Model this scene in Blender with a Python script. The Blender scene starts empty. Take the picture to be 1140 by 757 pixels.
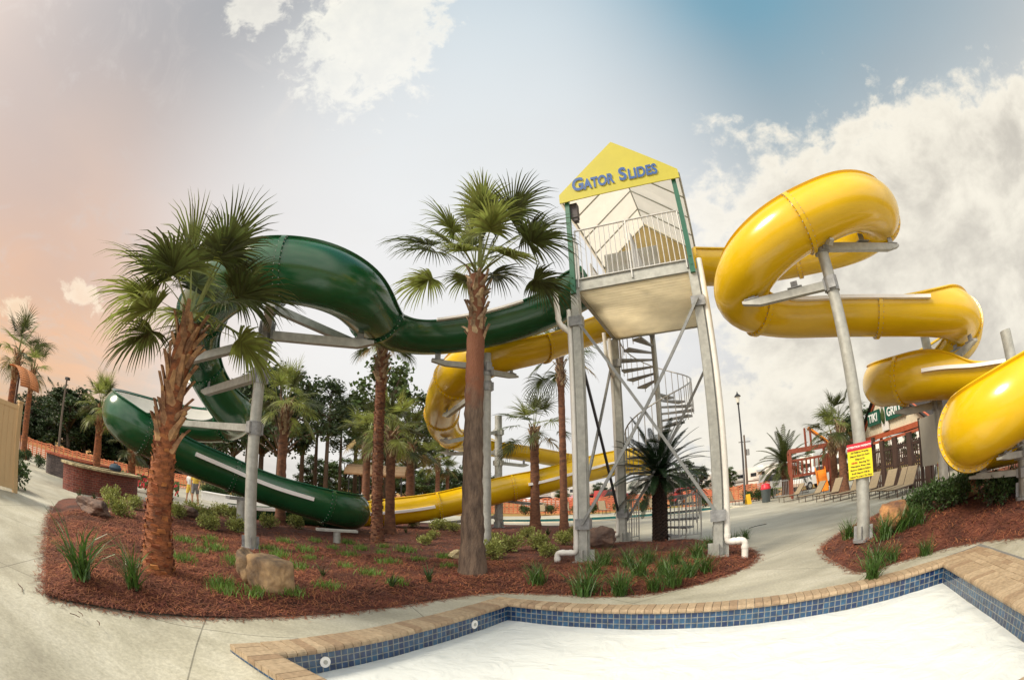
import bpy, bmesh, math, random
from math import sin, cos, pi, radians as R, sqrt, atan2
from mathutils import Vector as V, Matrix, noise
from mathutils.geometry import tessellate_polygon, delaunay_2d_cdt
rnd = random.Random(7)
scn = bpy.context.scene
COL = scn.collection

# ---------------------------------------------------------------- survey: photograph pixel -> place
FPX, PITCH, ROLL, CX, CY, EYE = 521.5, R(18.98), R(-0.37), 570, 378.5, 1.6
def ray(u, v):
    x, y = u-CX, CY-v
    c, s = cos(ROLL), sin(ROLL); x, y = c*x-s*y, s*x+c*y
    r = math.hypot(x, y)+1e-9; th = 2*math.asin(r/FPX/2)
    a, b, d = sin(th)*x/r, sin(th)*y/r, cos(th)
    return V((a, d*cos(PITCH)-b*sin(PITCH), d*sin(PITCH)+b*cos(PITCH)))
def G(u, v, z=0.0):
    d = ray(u, v); t = (z-EYE)/d.z
    return V((d.x*t, d.y*t, z))
def A(u, v, D):
    d = ray(u, v); t = D/math.hypot(d.x, d.y)
    return V((d.x*t, d.y*t, EYE+d.z*t))
def az(u, v, D, z=0.0):
    p = A(u, v, D); p.z = z
    return p
def sst(a, b, x):
    t = max(0, min(1, (x-a)/(b-a))); return t*t*(3-2*t)

# ---------------------------------------------------------------- materials
def mat(name, col, rough=.6, var=.25, scale=6., bump=0., bscale=None, metal=0., col2=None, spec=.5, coat=0., trans=0., island=0., stretch=None, dirt=0.):
    m = bpy.data.materials.new(name); m.use_nodes = True
    nt = m.node_tree; N = nt.nodes; L = nt.links
    b = N['Principled BSDF']; out = N['Material Output']
    b.inputs['Roughness'].default_value = rough; b.inputs['Metallic'].default_value = metal
    b.inputs['Specular IOR Level'].default_value = spec; b.inputs['Coat Weight'].default_value = coat
    b.inputs['Coat Roughness'].default_value = .12
    tc = N.new('ShaderNodeTexCoord'); mp = N.new('ShaderNodeMapping')
    if stretch: mp.inputs['Scale'].default_value = stretch
    L.new(tc.outputs['Object'], mp.inputs['Vector'])
    nz = N.new('ShaderNodeTexNoise'); nz.inputs['Scale'].default_value = scale; nz.inputs['Detail'].default_value = 6; nz.inputs['Roughness'].default_value = .62
    L.new(mp.outputs[0], nz.inputs['Vector'])
    c2 = col2 or tuple(c*(1-var) for c in col)
    c1 = tuple(min(1, c*(1+var*.6)) for c in col)
    rp = N.new('ShaderNodeValToRGB'); rp.color_ramp.elements[0].position = .33; rp.color_ramp.elements[1].position = .68
    rp.color_ramp.elements[0].color = (*c2, 1); rp.color_ramp.elements[1].color = (*c1, 1)
    L.new(nz.outputs['Fac'], rp.inputs[0]); colout = rp.outputs[0]
    if island:
        g = N.new('ShaderNodeNewGeometry'); hs = N.new('ShaderNodeHueSaturation')
        mr = N.new('ShaderNodeMapRange'); mr.inputs['To Min'].default_value = 1-island; mr.inputs['To Max'].default_value = 1+island
        L.new(g.outputs['Random Per Island'], mr.inputs[0]); L.new(mr.outputs[0], hs.inputs['Value'])
        mr2 = N.new('ShaderNodeMapRange'); mr2.inputs['To Min'].default_value = .5-.035*island; mr2.inputs['To Max'].default_value = .5+.03*island
        L.new(g.outputs['Random Per Island'], mr2.inputs[0]); L.new(mr2.outputs[0], hs.inputs['Hue'])
        L.new(colout, hs.inputs['Color']); colout = hs.outputs[0]
    if dirt:
        n3 = N.new('ShaderNodeTexNoise'); n3.inputs['Scale'].default_value = 1.1; n3.inputs['Detail'].default_value = 8; n3.inputs['Roughness'].default_value = .7
        m3 = N.new('ShaderNodeMapping'); m3.inputs['Scale'].default_value = (1, 1, .35); L.new(tc.outputs['Object'], m3.inputs[0]); L.new(m3.outputs[0], n3.inputs['Vector'])
        r3 = N.new('ShaderNodeMapRange'); r3.inputs['From Min'].default_value = .45; r3.inputs['From Max'].default_value = .75; r3.inputs['To Max'].default_value = dirt
        L.new(n3.outputs['Fac'], r3.inputs[0])
        mx = N.new('ShaderNodeMixRGB'); mx.blend_type = 'MULTIPLY'; mx.inputs[2].default_value = (.55, .5, .42, 1)
        L.new(r3.outputs[0], mx.inputs[0]); L.new(colout, mx.inputs[1]); colout = mx.outputs[0]
    L.new(colout, b.inputs['Base Color'])
    rr = N.new('ShaderNodeMapRange'); rr.inputs['To Min'].default_value = max(.02, rough*.8); rr.inputs['To Max'].default_value = min(1, rough*1.25)
    L.new(nz.outputs['Fac'], rr.inputs[0]); L.new(rr.outputs[0], b.inputs['Roughness'])
    if bump:
        n2 = N.new('ShaderNodeTexNoise'); n2.inputs['Scale'].default_value = bscale or scale*4; n2.inputs['Detail'].default_value = 4
        L.new(mp.outputs[0], n2.inputs['Vector'])
        bp = N.new('ShaderNodeBump'); bp.inputs['Strength'].default_value = bump; bp.inputs['Distance'].default_value = .02
        L.new(n2.outputs['Fac'], bp.inputs['Height']); L.new(bp.outputs[0], b.inputs['Normal'])
    if trans:
        t = N.new('ShaderNodeBsdfTranslucent'); mx = N.new('ShaderNodeMixShader'); mx.inputs[0].default_value = trans
        L.new(colout, t.inputs['Color']); L.new(b.outputs[0], mx.inputs[1]); L.new(t.outputs[0], mx.inputs[2]); L.new(mx.outputs[0], out.inputs['Surface'])
    return m
M = {}
M['yellow'] = mat('yellow_gelcoat', (.74, .475, .006), .24, .08, 1.2, .05, 3, coat=.4, dirt=.14)
M['green'] = mat('green_gelcoat', (.008, .090, .030), .22, .18, 1.2, .05, 3, coat=.4, dirt=.3)
M['white_in'] = mat('white_gelcoat', (.84, .83, .80), .3, .06, 2, coat=.3)
M['strip'] = mat('white_flange', (.90, .89, .88), .4, .04, 3, dirt=.1)
M['steel'] = mat('galvanised_steel', (.41, .42, .395), .5, .22, 7, .1, 40, metal=.25, dirt=.45)
M['steel_d'] = mat('weathered_steel_bracket', (.30, .31, .32), .5, .35, 9, .1, 40, metal=.3)
M['rod'] = mat('brace_rod', (.24, .25, .25), .45, .2, 9, metal=.3)
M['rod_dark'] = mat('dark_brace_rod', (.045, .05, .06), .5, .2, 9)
M['rail'] = mat('railing_aluminium', (.55, .55, .54), .4, .12, 9, metal=.3)
M['pvc'] = mat('white_pvc', (.80, .79, .75), .35, .08, 5, dirt=.2)
M['green_post'] = mat('green_post_paint', (.015, .12, .07), .35, .15, 4, coat=.2)
M['deck_under'] = mat('cream_deck_panel', (.92, .87, .74), .5, .08, 3, .1, 30, trans=.8)
M['canvas'] = mat('white_canvas', (.86, .83, .76), .7, .05, 2, trans=.55)
M['canvas_y'] = mat('yellow_sign_canvas', (.58, .53, .06), .5, .06, 2, trans=.2)
M['canvas_w'] = mat('sunlit_canvas_back', (.82, .70, .40), .6, .08, 2, trans=.5)  # golden tint puts sunlight through the rear gable into the colour
M['blue_letter'] = mat('blue_letter', (.01, .08, .30), .5, .2, 6)
M['white_letter'] = mat('white_letter', (.85, .88, .9), .5, .05, 6)
M['concrete'] = None
M['fibre'] = mat('palm_trunk_fibre', (.185, .080, .042), .9, .5, 5, 1., 26, col2=(.07, .032, .02), stretch=(1, 1, 2.2))
M['fibre_orange'] = mat('palm_trunk_orange_fibre', (.30, .10, .036), .9, .5, 5, 1., 26, col2=(.09, .032, .016), stretch=(1, 1, 2.5))
M['fibre_grey'] = mat('palm_trunk_grey_bark', (.150, .105, .075), .9, .45, 5, 1., 24, col2=(.055, .036, .027), stretch=(2.5, 2.5, .6))
M['fibre_s'] = mat('palm_bark_scale', (.235, .095, .050), .9, .5, 5, .6, 40, col2=(.09, .038, .024), island=.45)
M['fibre_orange_s'] = mat('palm_orange_bark_scale', (.38, .135, .046), .9, .5, 5, .6, 40, col2=(.14, .048, .022), island=.35)
M['boot'] = mat('palm_leaf_base', (.33, .24, .15), .85, .45, 9, .6, 40, col2=(.13, .08, .05), island=.3)
M['boot_orange'] = mat('palm_leaf_base_orange', (.36, .20, .10), .85, .45, 9, .6, 40, col2=(.14, .07, .035), island=.3)
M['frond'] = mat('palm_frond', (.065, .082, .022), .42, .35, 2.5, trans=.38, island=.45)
M['frond_lit'] = mat('palm_frond_backlit', (.21, .245, .06), .42, .35, 2.5, trans=.52, island=.4)  # backlight put into the colour as a paler, yellower frond green
M['frond_dry'] = mat('palm_frond_dry', (.28, .2, .07), .6, .35, 2.5, trans=.3, island=.4)
M['petiole'] = mat('palm_petiole', (.19, .22, .07), .5, .2, 5)
M['cycad'] = mat('cycad_leaf', (.018, .042, .016), .35, .3, 3, island=.4, trans=.1)
M['cycad_trunk'] = mat('cycad_trunk', (.035, .02, .014), .9, .5, 9, 1, 30)
M['leaf_d'] = mat('tree_leaf_dark', (.042, .072, .024), .55, .4, .5, trans=.25, island=.5)
M['leaf_m'] = mat('tree_leaf_mid', (.075, .12, .032), .55, .4, .5, trans=.3, island=.5)
M['leaf_l'] = mat('tree_leaf_light', (.12, .15, .035), .55, .35, .5, trans=.3, island=.5)
M['bark'] = mat('tree_bark', (.10, .075, .055), .9, .4, 4, .6, 14)
M['shrub'] = mat('gold_green_shrub_leaf', (.33, .36, .10), .5, .35, 5, trans=.3, island=.5)
M['shrub_d'] = mat('dark_shrub_leaf', (.05, .095, .025), .5, .35, 5, trans=.25, island=.5)
M['blade'] = mat('grass_blade', (.075, .15, .03), .4, .3, 4, trans=.3, island=.45)
M['tuft'] = mat('tuft_blade', (.16, .28, .05), .5, .3, 4, trans=.35, island=.45)
M['straw'] = mat('pine_straw_needle', (.25, .078, .038), .8, .5, 1.3, col2=(.105, .033, .018), island=.6)
M['mulch'] = mat('pine_straw_bed', (.13, .040, .022), .95, .5, 2.2, 1., 45, col2=(.045, .015, .010))
M['rock'] = mat('brown_boulder', (.36, .235, .12), .85, .5, 3.2, .9, 12, col2=(.12, .085, .06))
M['rock_p'] = mat('purple_grey_boulder', (.17, .105, .075), .85, .5, 3.2, .9, 12, col2=(.09, .065, .06))
M['rock_o'] = mat('orange_boulder', (.40, .20, .075), .85, .5, 3, .9, 12, col2=(.12, .06, .04))
M['rock_pale'] = mat('pale_boulder', (.52, .43, .25), .85, .4, 5, .8, 12)
M['red'] = mat('red_plastic', (.62, .02, .035), .35, .1, 4, coat=.2)
M['grey_plastic'] = mat('grey_plastic', (.10, .125, .14), .45, .15, 4)
M['sign_yellow'] = mat('sign_yellow', (.80, .66, .02), .4, .04, 4)
M['sign_red'] = mat('sign_red', (.50, .012, .03), .4, .05, 4)
M['ink'] = mat('black_ink', (.02, .02, .018), .6, .1, 5)
M['red_ink'] = mat('red_ink', (.5, .02, .02), .6, .1, 5)
M['dark_wood'] = mat('dark_stained_wood', (.055, .028, .02), .65, .4, 6, .2, 30, stretch=(1, 1, .2))
M['red_wood'] = mat('red_stained_wood', (.26, .065, .035), .65, .3, 6, .2, 30)
M['orange_pl'] = mat('orange_plastic', (.85, .27, .02), .4, .08, 4)
M['sling'] = mat('tan_sling_fabric', (.30, .24, .155), .8, .15, 12)
M['frame_d'] = mat('brown_chair_frame', (.06, .035, .025), .5, .2, 5)
M['white_paint'] = mat('white_vehicle_paint', (.78, .78, .76), .3, .06, 1.5, coat=.4, dirt=.15)
M['silver_paint'] = mat('silver_vehicle_paint', (.42, .44, .46), .3, .06, 1.5, coat=.4)
M['red_paint'] = mat('red_vehicle_paint', (.42, .06, .06), .3, .06, 1.5, coat=.4)
M['glass'] = mat('dark_window_glass', (.02, .025, .03), .06, .1, 2, spec=.8)
M['tyre'] = mat('black_rubber', (.02, .02, .02), .8, .2, 5)
M['stripe'] = mat('brown_rv_stripe', (.16, .12, .10), .4, .1, 4)
M['net'] = mat('orange_barrier_net', (.72, .26, .14), .7, .2, 3, trans=.4)
M['siding'] = mat('cream_siding', (.72, .66, .52), .6, .10, 2)
M['trim_red'] = mat('red_brown_trim', (.45, .11, .05), .5, .2, 5)
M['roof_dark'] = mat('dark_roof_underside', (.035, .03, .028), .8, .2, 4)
M['sign_green'] = mat('green_sign_panel', (.012, .10, .065), .4, .1, 4)
M['board'] = mat('grey_board', (.50, .47, .40), .6, .08, 4)
M['beige'] = mat('beige_fence_panel', (.56, .38, .20), .6, .08, 2, stretch=(1, 1, .3))
M['shade'] = mat('orange_shade_canvas', (.62, .26, .10), .7, .1, 3, trans=.4)
M['shade_tan'] = mat('tan_shade_canvas', (.62, .43, .26), .7, .1, 3, trans=.4)
M['black'] = mat('black_metal', (.018, .018, .02), .4, .2, 6)
M['lampglass'] = mat('lamp_frosted_glass', (.75, .74, .68), .3, .05, 5)
M['wood_pole'] = mat('wood_utility_pole', (.13, .10, .08), .85, .3, 6, stretch=(4, 4, .3))
M['skin'] = mat('skin', (.50, .27, .17), .5, .1, 8)
M['hair'] = mat('brown_hair', (.05, .03, .02), .7, .3, 20)
M['cloth_w'] = mat('white_cloth', (.75, .74, .74), .85, .08, 10)
M['cloth_g'] = mat('grey_cloth', (.17, .16, .16), .85, .2, 10)
M['cloth_y'] = mat('yellow_cloth', (.75, .52, .08), .85, .15, 10)
M['cloth_r'] = mat('red_cloth', (.6, .05, .06), .85, .15, 10)
M['bag'] = mat('blue_grey_bag', (.04, .07, .10), .8, .5, 10, .4, 30)
M['speaker'] = mat('dark_speaker', (.05, .04, .045), .6, .2, 8)
M['plaster'] = mat('white_pool_plaster', (.90, .90, .87), .7, .04, 2)
M['fitting'] = mat('white_fitting', (.85, .84, .82), .3, .05, 5)
M['grey_panel'] = mat('white_gable_panel', (.74, .77, .80), .35, .1, 3, trans=.5)
M['twig'] = mat('dry_twig', (.10, .055, .035), .8, .3, 9)
M['cone_y'] = mat('yellow_plastic', (.8, .5, .03), .4, .1, 4)
M['grey_canopy'] = mat('grey_awning', (.30, .31, .32), .6, .1, 4)

def brickmat(name, c1, c2, mortar, bw, bh, ms, rough=.7, offset=.5, noisec=None, spec=.5, bumpd=.3, coat=0.):
    m = bpy.data.materials.new(name); m.use_nodes = True; nt = m.node_tree; N = nt.nodes; L = nt.links; b = N['Principled BSDF']
    uv = N.new('ShaderNodeUVMap'); br = N.new('ShaderNodeTexBrick'); L.new(uv.outputs[0], br.inputs['Vector'])
    br.offset = offset; br.inputs['Scale'].default_value = 1; br.inputs['Brick Width'].default_value = bw; br.inputs['Row Height'].default_value = bh
    br.inputs['Mortar Size'].default_value = ms; br.inputs['Color1'].default_value = (*c1, 1); br.inputs['Color2'].default_value = (*c2, 1); br.inputs['Mortar'].default_value = (*mortar, 1)
    br.inputs['Mortar Smooth'].default_value = .2
    col = br.outputs[0]
    nz = N.new('ShaderNodeTexNoise'); nz.inputs['Scale'].default_value = 14; nz.inputs['Detail'].default_value = 5; L.new(uv.outputs[0], nz.inputs['Vector'])
    mr = N.new('ShaderNodeMapRange'); mr.inputs['From Min'].default_value = .3; mr.inputs['From Max'].default_value = .7; mr.inputs['To Min'].default_value = .6; mr.inputs['To Max'].default_value = 1.35; L.new(nz.outputs['Fac'], mr.inputs[0])
    mx = N.new('ShaderNodeHueSaturation'); L.new(mr.outputs[0], mx.inputs['Value']); L.new(col, mx.inputs['Color'])
    L.new(mx.outputs[0], b.inputs['Base Color'])
    b.inputs['Roughness'].default_value = rough; b.inputs['Specular IOR Level'].default_value = spec; b.inputs['Coat Weight'].default_value = coat
    bp = N.new('ShaderNodeBump'); bp.invert = True; bp.inputs['Strength'].default_value = bumpd; bp.inputs['Distance'].default_value = .01; L.new(br.outputs['Fac'], bp.inputs['Height']); L.new(bp.outputs[0], b.inputs['Normal'])
    return m
M['tile'] = brickmat('blue_glass_tile', (.004, .020, .085), (.02, .08, .165), (.20, .21, .20), .078, .078, .006, .15, 0, coat=.4)
M['brick'] = brickmat('red_brick', (.24, .055, .035), (.15, .035, .028), (.22, .13, .10), .22, .075, .008, .8)
M['brick_dark'] = brickmat('dark_brick', (.12, .09, .085), (.07, .055, .055), (.10, .08, .075), .22, .075, .008, .8)

def concrete():
    m = bpy.data.materials.new('broom_finished_concrete'); m.use_nodes = True; nt = m.node_tree; N = nt.nodes; L = nt.links; b = N['Principled BSDF']
    tc = N.new('ShaderNodeTexCoord')
    def nz(s, d, r, st=None):
        n = N.new('ShaderNodeTexNoise'); n.inputs['Scale'].default_value = s; n.inputs['Detail'].default_value = d; n.inputs['Roughness'].default_value = r
        mp = N.new('ShaderNodeMapping'); mp.inputs['Rotation'].default_value = (0, 0, R(25))
        if st: mp.inputs['Scale'].default_value = st
        L.new(tc.outputs['Object'], mp.inputs[0]); L.new(mp.outputs[0], n.inputs['Vector']); return n
    a = nz(.55, 9, .68, (1, 2.2, 1)); f = nz(26, 4, .7); s = nz(.23, 4, .6)
    r1 = N.new('ShaderNodeValToRGB'); e = r1.color_ramp.elements
    e[0].position = .32; e[0].color = (.29, .275, .215, 1); e[1].position = .64; e[1].color = (.47, .455, .38, 1)
    k = r1.color_ramp.elements.new(.47); k.color = (.37, .355, .28, 1)
    L.new(a.outputs['Fac'], r1.inputs[0])
    m1 = N.new('ShaderNodeMapRange'); m1.inputs['From Min'].default_value = .3; m1.inputs['From Max'].default_value = .7; m1.inputs['To Min'].default_value = .80; m1.inputs['To Max'].default_value = 1.18; L.new(f.outputs['Fac'], m1.inputs[0])
    m2 = N.new('ShaderNodeMapRange'); m2.inputs['From Min'].default_value = .35; m2.inputs['From Max'].default_value = .65; m2.inputs['To Min'].default_value = .82; m2.inputs['To Max'].default_value = 1.14; L.new(s.outputs['Fac'], m2.inputs[0])
    mu = N.new('ShaderNodeMath'); mu.operation = 'MULTIPLY'; L.new(m1.outputs[0], mu.inputs[0]); L.new(m2.outputs[0], mu.inputs[1])
    # sawn control joints
    br = N.new('ShaderNodeTexBrick'); br.offset = 0; br.inputs['Scale'].default_value = 1; br.inputs['Brick Width'].default_value = 2.6; br.inputs['Row Height'].default_value = 2.6; br.inputs['Mortar Size'].default_value = .010; br.inputs['Mortar Smooth'].default_value = .3
    mp = N.new('ShaderNodeMapping'); mp.inputs['Rotation'].default_value = (0, 0, R(-28)); mp.inputs['Location'].default_value = (.9, .5, 0); L.new(tc.outputs['Object'], mp.inputs[0]); L.new(mp.outputs[0], br.inputs['Vector'])
    m3 = N.new('ShaderNodeMapRange'); m3.inputs['To Min'].default_value = 1; m3.inputs['To Max'].default_value = .5; L.new(br.outputs['Fac'], m3.inputs[0])
    mv = N.new('ShaderNodeMath'); mv.operation = 'MULTIPLY'; L.new(mu.outputs[0], mv.inputs[0]); L.new(m3.outputs[0], mv.inputs[1])
    hs = N.new('ShaderNodeHueSaturation'); L.new(mv.outputs[0], hs.inputs['Value']); L.new(r1.outputs[0], hs.inputs['Color']); L.new(hs.outputs[0], b.inputs['Base Color'])
    mr = N.new('ShaderNodeMapRange'); mr.inputs['From Min'].default_value = .3; mr.inputs['From Max'].default_value = .7; mr.inputs['To Min'].default_value = .38; mr.inputs['To Max'].default_value = .75; L.new(a.outputs['Fac'], mr.inputs[0]); L.new(mr.outputs[0], b.inputs['Roughness'])
    bp = N.new('ShaderNodeBump'); bp.inputs['Strength'].default_value = .35; bp.inputs['Distance'].default_value = .01; L.new(f.outputs['Fac'], bp.inputs['Height']); L.new(bp.outputs[0], b.inputs['Normal'])
    return m
M['concrete'] = concrete()
def field():
    m = bpy.data.materials.new('dry_field'); m.use_nodes = True; nt = m.node_tree; N = nt.nodes; L = nt.links; b = N['Principled BSDF']
    tc = N.new('ShaderNodeTexCoord'); a = N.new('ShaderNodeTexNoise'); a.inputs['Scale'].default_value = .07; a.inputs['Detail'].default_value = 9
    mp = N.new('ShaderNodeMapping'); mp.inputs['Scale'].default_value = (1, 1, 1); L.new(tc.outputs['Object'], mp.inputs[0]); L.new(mp.outputs[0], a.inputs['Vector'])
    r1 = N.new('ShaderNodeValToRGB'); e = r1.color_ramp.elements; e[0].position = .40; e[0].color = (.13, .16, .03, 1); e[1].position = .60; e[1].color = (.50, .20, .06, 1)
    L.new(a.outputs['Fac'], r1.inputs[0]); n2 = N.new('ShaderNodeTexNoise'); n2.inputs['Scale'].default_value = 3; n2.inputs['Detail'].default_value = 8; L.new(tc.outputs['Object'], n2.inputs['Vector'])
    mr = N.new('ShaderNodeMapRange'); mr.inputs['From Min'].default_value = .3; mr.inputs['From Max'].default_value = .7; mr.inputs['To Min'].default_value = .7; mr.inputs['To Max'].default_value = 1.25; L.new(n2.outputs['Fac'], mr.inputs[0])
    hs = N.new('ShaderNodeHueSaturation'); L.new(mr.outputs[0], hs.inputs['Value']); L.new(r1.outputs[0], hs.inputs['Color']); L.new(hs.outputs[0], b.inputs['Base Color']); b.inputs['Roughness'].default_value = 1
    return m
M['field'] = field()
def watermat(name, tint, fac_t, bscale, bstr):
    m = bpy.data.materials.new(name); m.use_nodes = True; nt = m.node_tree; N = nt.nodes; L = nt.links; N.remove(N['Principled BSDF']); out = N['Material Output']
    tc = N.new('ShaderNodeTexCoord'); a = N.new('ShaderNodeTexNoise'); a.inputs['Scale'].default_value = bscale; a.inputs['Detail'].default_value = 5; a.inputs['Distortion'].default_value = .6
    L.new(tc.outputs['Object'], a.inputs['Vector']); bp = N.new('ShaderNodeBump'); bp.inputs['Strength'].default_value = bstr; bp.inputs['Distance'].default_value = .05; L.new(a.outputs['Fac'], bp.inputs['Height'])
    tr = N.new('ShaderNodeBsdfTransparent'); tr.inputs[0].default_value = (*tint, 1)
    gl = N.new('ShaderNodeBsdfGlossy'); gl.inputs['Roughness'].default_value = .05; L.new(bp.outputs[0], gl.inputs['Normal'])
    fr = N.new('ShaderNodeFresnel'); fr.inputs[0].default_value = 1.33; L.new(bp.outputs[0], fr.inputs['Normal'])
    mx = N.new('ShaderNodeMixShader'); L.new(fr.outputs[0], mx.inputs[0]); L.new(tr.outputs[0], mx.inputs[1]); L.new(gl.outputs[0], mx.inputs[2])
    df = N.new('ShaderNodeBsdfDiffuse'); df.inputs[0].default_value = (.90, .94, .93, 1); L.new(bp.outputs[0], df.inputs['Normal'])
    m2 = N.new('ShaderNodeMixShader'); m2.inputs[0].default_value = fac_t; L.new(mx.outputs[0], m2.inputs[1]); L.new(df.outputs[0], m2.inputs[2]); L.new(m2.outputs[0], out.inputs[0])
    return m
M['milky'] = watermat('foamy_pool_water', (.97, .99, .98), .68, 2.6, 1.3)
M['teal'] = watermat('teal_pool_water', (.35, .80, .80), .05, 2., .3)
M['plaster_teal'] = mat('teal_pool_plaster', (.12, .50, .50), .7, .04, 2)
M['paver'] = None
def pavermat():
    m = bpy.data.materials.new('tan_coping_paver'); m.use_nodes = True; nt = m.node_tree; N = nt.nodes; L = nt.links; b = N['Principled BSDF']
    g = N.new('ShaderNodeNewGeometry'); r1 = N.new('ShaderNodeValToRGB'); e = r1.color_ramp.elements
    e[0].color = (.29, .20, .125, 1); e[1].color = (.42, .32, .21, 1); k = e.new(.5); k.color = (.355, .265, .17, 1)
    L.new(g.outputs['Random Per Island'], r1.inputs[0]); tc = N.new('ShaderNodeTexCoord'); a = N.new('ShaderNodeTexNoise'); a.inputs['Scale'].default_value = 22; a.inputs['Detail'].default_value = 6; L.new(tc.outputs['Object'], a.inputs['Vector'])
    mr = N.new('ShaderNodeMapRange'); mr.inputs['From Min'].default_value = .3; mr.inputs['From Max'].default_value = .7; mr.inputs['To Min'].default_value = .78; mr.inputs['To Max'].default_value = 1.18; L.new(a.outputs['Fac'], mr.inputs[0])
    hs = N.new('ShaderNodeHueSaturation'); L.new(mr.outputs[0], hs.inputs['Value']); L.new(r1.outputs[0], hs.inputs['Color']); L.new(hs.outputs[0], b.inputs['Base Color']); b.inputs['Roughness'].default_value = .7
    bp = N.new('ShaderNodeBump'); bp.inputs['Strength'].default_value = .3; bp.inputs['Distance'].default_value = .005; L.new(a.outputs['Fac'], bp.inputs['Height']); L.new(bp.outputs[0], b.inputs['Normal'])
    return m
M['paver'] = pavermat()

# ---------------------------------------------------------------- objects
def org(o):
    p = V((0, 0, 0))
    while o: p += o.location; o = o.parent
    return p
def tag(o, label=None, cat=None, group=None, kind=None):
    if label: o['label'] = label
    if cat: o['category'] = cat
    if group: o['group'] = group
    if kind: o['kind'] = kind
    return o
def thing(name, label, cat, loc=(0, 0, 0), group=None):
    o = bpy.data.objects.new(name, None); COL.objects.link(o); o.location = loc; o.empty_display_size = .3
    return tag(o, label, cat, group)
def copy_tree(o, parent=None):
    c = o.copy(); COL.objects.link(c); c.parent = parent
    for ch in list(o.children): copy_tree(ch, c)
    return c
class MB:
    def __init__(s): s.v = []; s.f = []; s.m = []; s.uv = None
    def quad(s, *p, m=0):
        n = len(s.v); s.v.extend(tuple(q) for q in p); s.f.append(tuple(range(n, n+len(p)))); s.m.append(m)
    def box(s, c, size, rz=0, m=0, mx=None):
        c = V(c); h = [q/2 for q in size]
        r = mx or Matrix.Rotation(rz, 3, 'Z')
        n = len(s.v)
        for dx, dy, dz in ((-1,-1,-1),(1,-1,-1),(1,1,-1),(-1,1,-1),(-1,-1,1),(1,-1,1),(1,1,1),(-1,1,1)):
            s.v.append(tuple(c + r @ V((dx*h[0], dy*h[1], dz*h[2]))))
        for f in ((0,3,2,1),(4,5,6,7),(0,1,5,4),(1,2,6,5),(2,3,7,6),(3,0,4,7)): s.f.append(tuple(n+i for i in f)); s.m.append(m)
    def beam(s, a, b, w, h, m=0, up=(0, 0, 1)):
        a, b = V(a), V(b); d = (b-a); l = d.length; d.normalize(); up = V(up)
        if abs(d.dot(up)) > .98: up = V((0, 1, 0))
        x = d.cross(up).normalized(); z = x.cross(d).normalized()
        s.box((a+b)/2, (w, l, h), m=m, mx=Matrix((x, d, z)).transposed())
    def tube(s, pts, r, n=12, m=0, caps=True, rfun=None):
        pts = [V(p) for p in pts]; k0 = len(s.v); prev = None
        for i, p in enumerate(pts):
            t = (pts[min(i+1, len(pts)-1)]-pts[max(i-1, 0)]).normalized()
            if prev is None:
                ax = t.cross(V((0, 0, 1))) if abs(t.z) < .95 else t.cross(V((0, 1, 0)))
                ax.normalize()
            else:
                ax = (prev - t*prev.dot(t)).normalized()
            prev = ax; by = t.cross(ax)
            rr = r[i] if isinstance(r, (list, tuple)) else r
            for j in range(n):
                a = 2*pi*j/n; q = rr*(rfun(i, a) if rfun else 1)
                s.v.append(tuple(p + ax*cos(a)*q + by*sin(a)*q))
        for i in range(len(pts)-1):
            for j in range(n):
                a, b = k0+i*n+j, k0+i*n+(j+1) % n
                s.f.append((a, b, b+n, a+n)); s.m.append(m)
        if caps:
            s.f.append(tuple(k0+j for j in reversed(range(n)))); s.m.append(m)
            s.f.append(tuple(k0+(len(pts)-1)*n+j for j in range(n))); s.m.append(m)
    def cyl(s, a, b, r, n=14, m=0, r2=None): s.tube([a, b], [r, r if r2 is None else r2], n, m)
    def lathe(s, c, prof, n=16, m=0):
        k0 = len(s.v); c = V(c)
        for r, z in prof:
            for j in range(n): a = 2*pi*j/n; s.v.append((c.x+r*cos(a), c.y+r*sin(a), c.z+z))
        for i in range(len(prof)-1):
            for j in range(n):
                a, b = k0+i*n+j, k0+i*n+(j+1) % n; s.f.append((a, b, b+n, a+n)); s.m.append(m)
        s.f.append(tuple(k0+j for j in reversed(range(n)))); s.m.append(m)
        s.f.append(tuple(k0+(len(prof)-1)*n+j for j in range(n))); s.m.append(m)
    def mesh(s, name, mats, smooth=False, off=V((0, 0, 0))):
        me = bpy.data.meshes.new(name)
        o = tuple(off); me.from_pydata([(a-o[0], b-o[1], c-o[2]) for a, b, c in s.v], [], s.f)
        for mt in (mats if isinstance(mats, (list, tuple)) else [mats]): me.materials.append(mt)
        if any(s.m): me.polygons.foreach_set('material_index', s.m)
        if smooth: me.polygons.foreach_set('use_smooth', [True]*len(s.f)); 
        if s.uv:
            ul = me.uv_layers.new(name='UVMap')
            for i, q in enumerate(s.uv): ul.data[i].uv = q
        me.update(); return me
    def build(s, name, mats, parent=None, smooth=False, loc=None):
        base = org(parent) if parent else V((0, 0, 0))
        l = V(loc) if loc is not None else V((0, 0, 0))
        me = s.mesh(name, mats, smooth, base+l)
        if smooth == 'auto' or smooth is True:
            try: me.set_sharp_from_angle(angle=R(50))
            except Exception: pass
        o = bpy.data.objects.new(name, me); COL.objects.link(o); o.parent = parent; o.location = l
        return o
def put(name, me, parent=None, loc=(0, 0, 0), rz=0, sc=1, mats=None):
    o = bpy.data.objects.new(name, me); COL.objects.link(o); o.parent = parent; o.location = loc; o.rotation_euler = (0, 0, rz); o.scale = (sc,)*3 if not isinstance(sc, tuple) else sc
    return o
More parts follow.
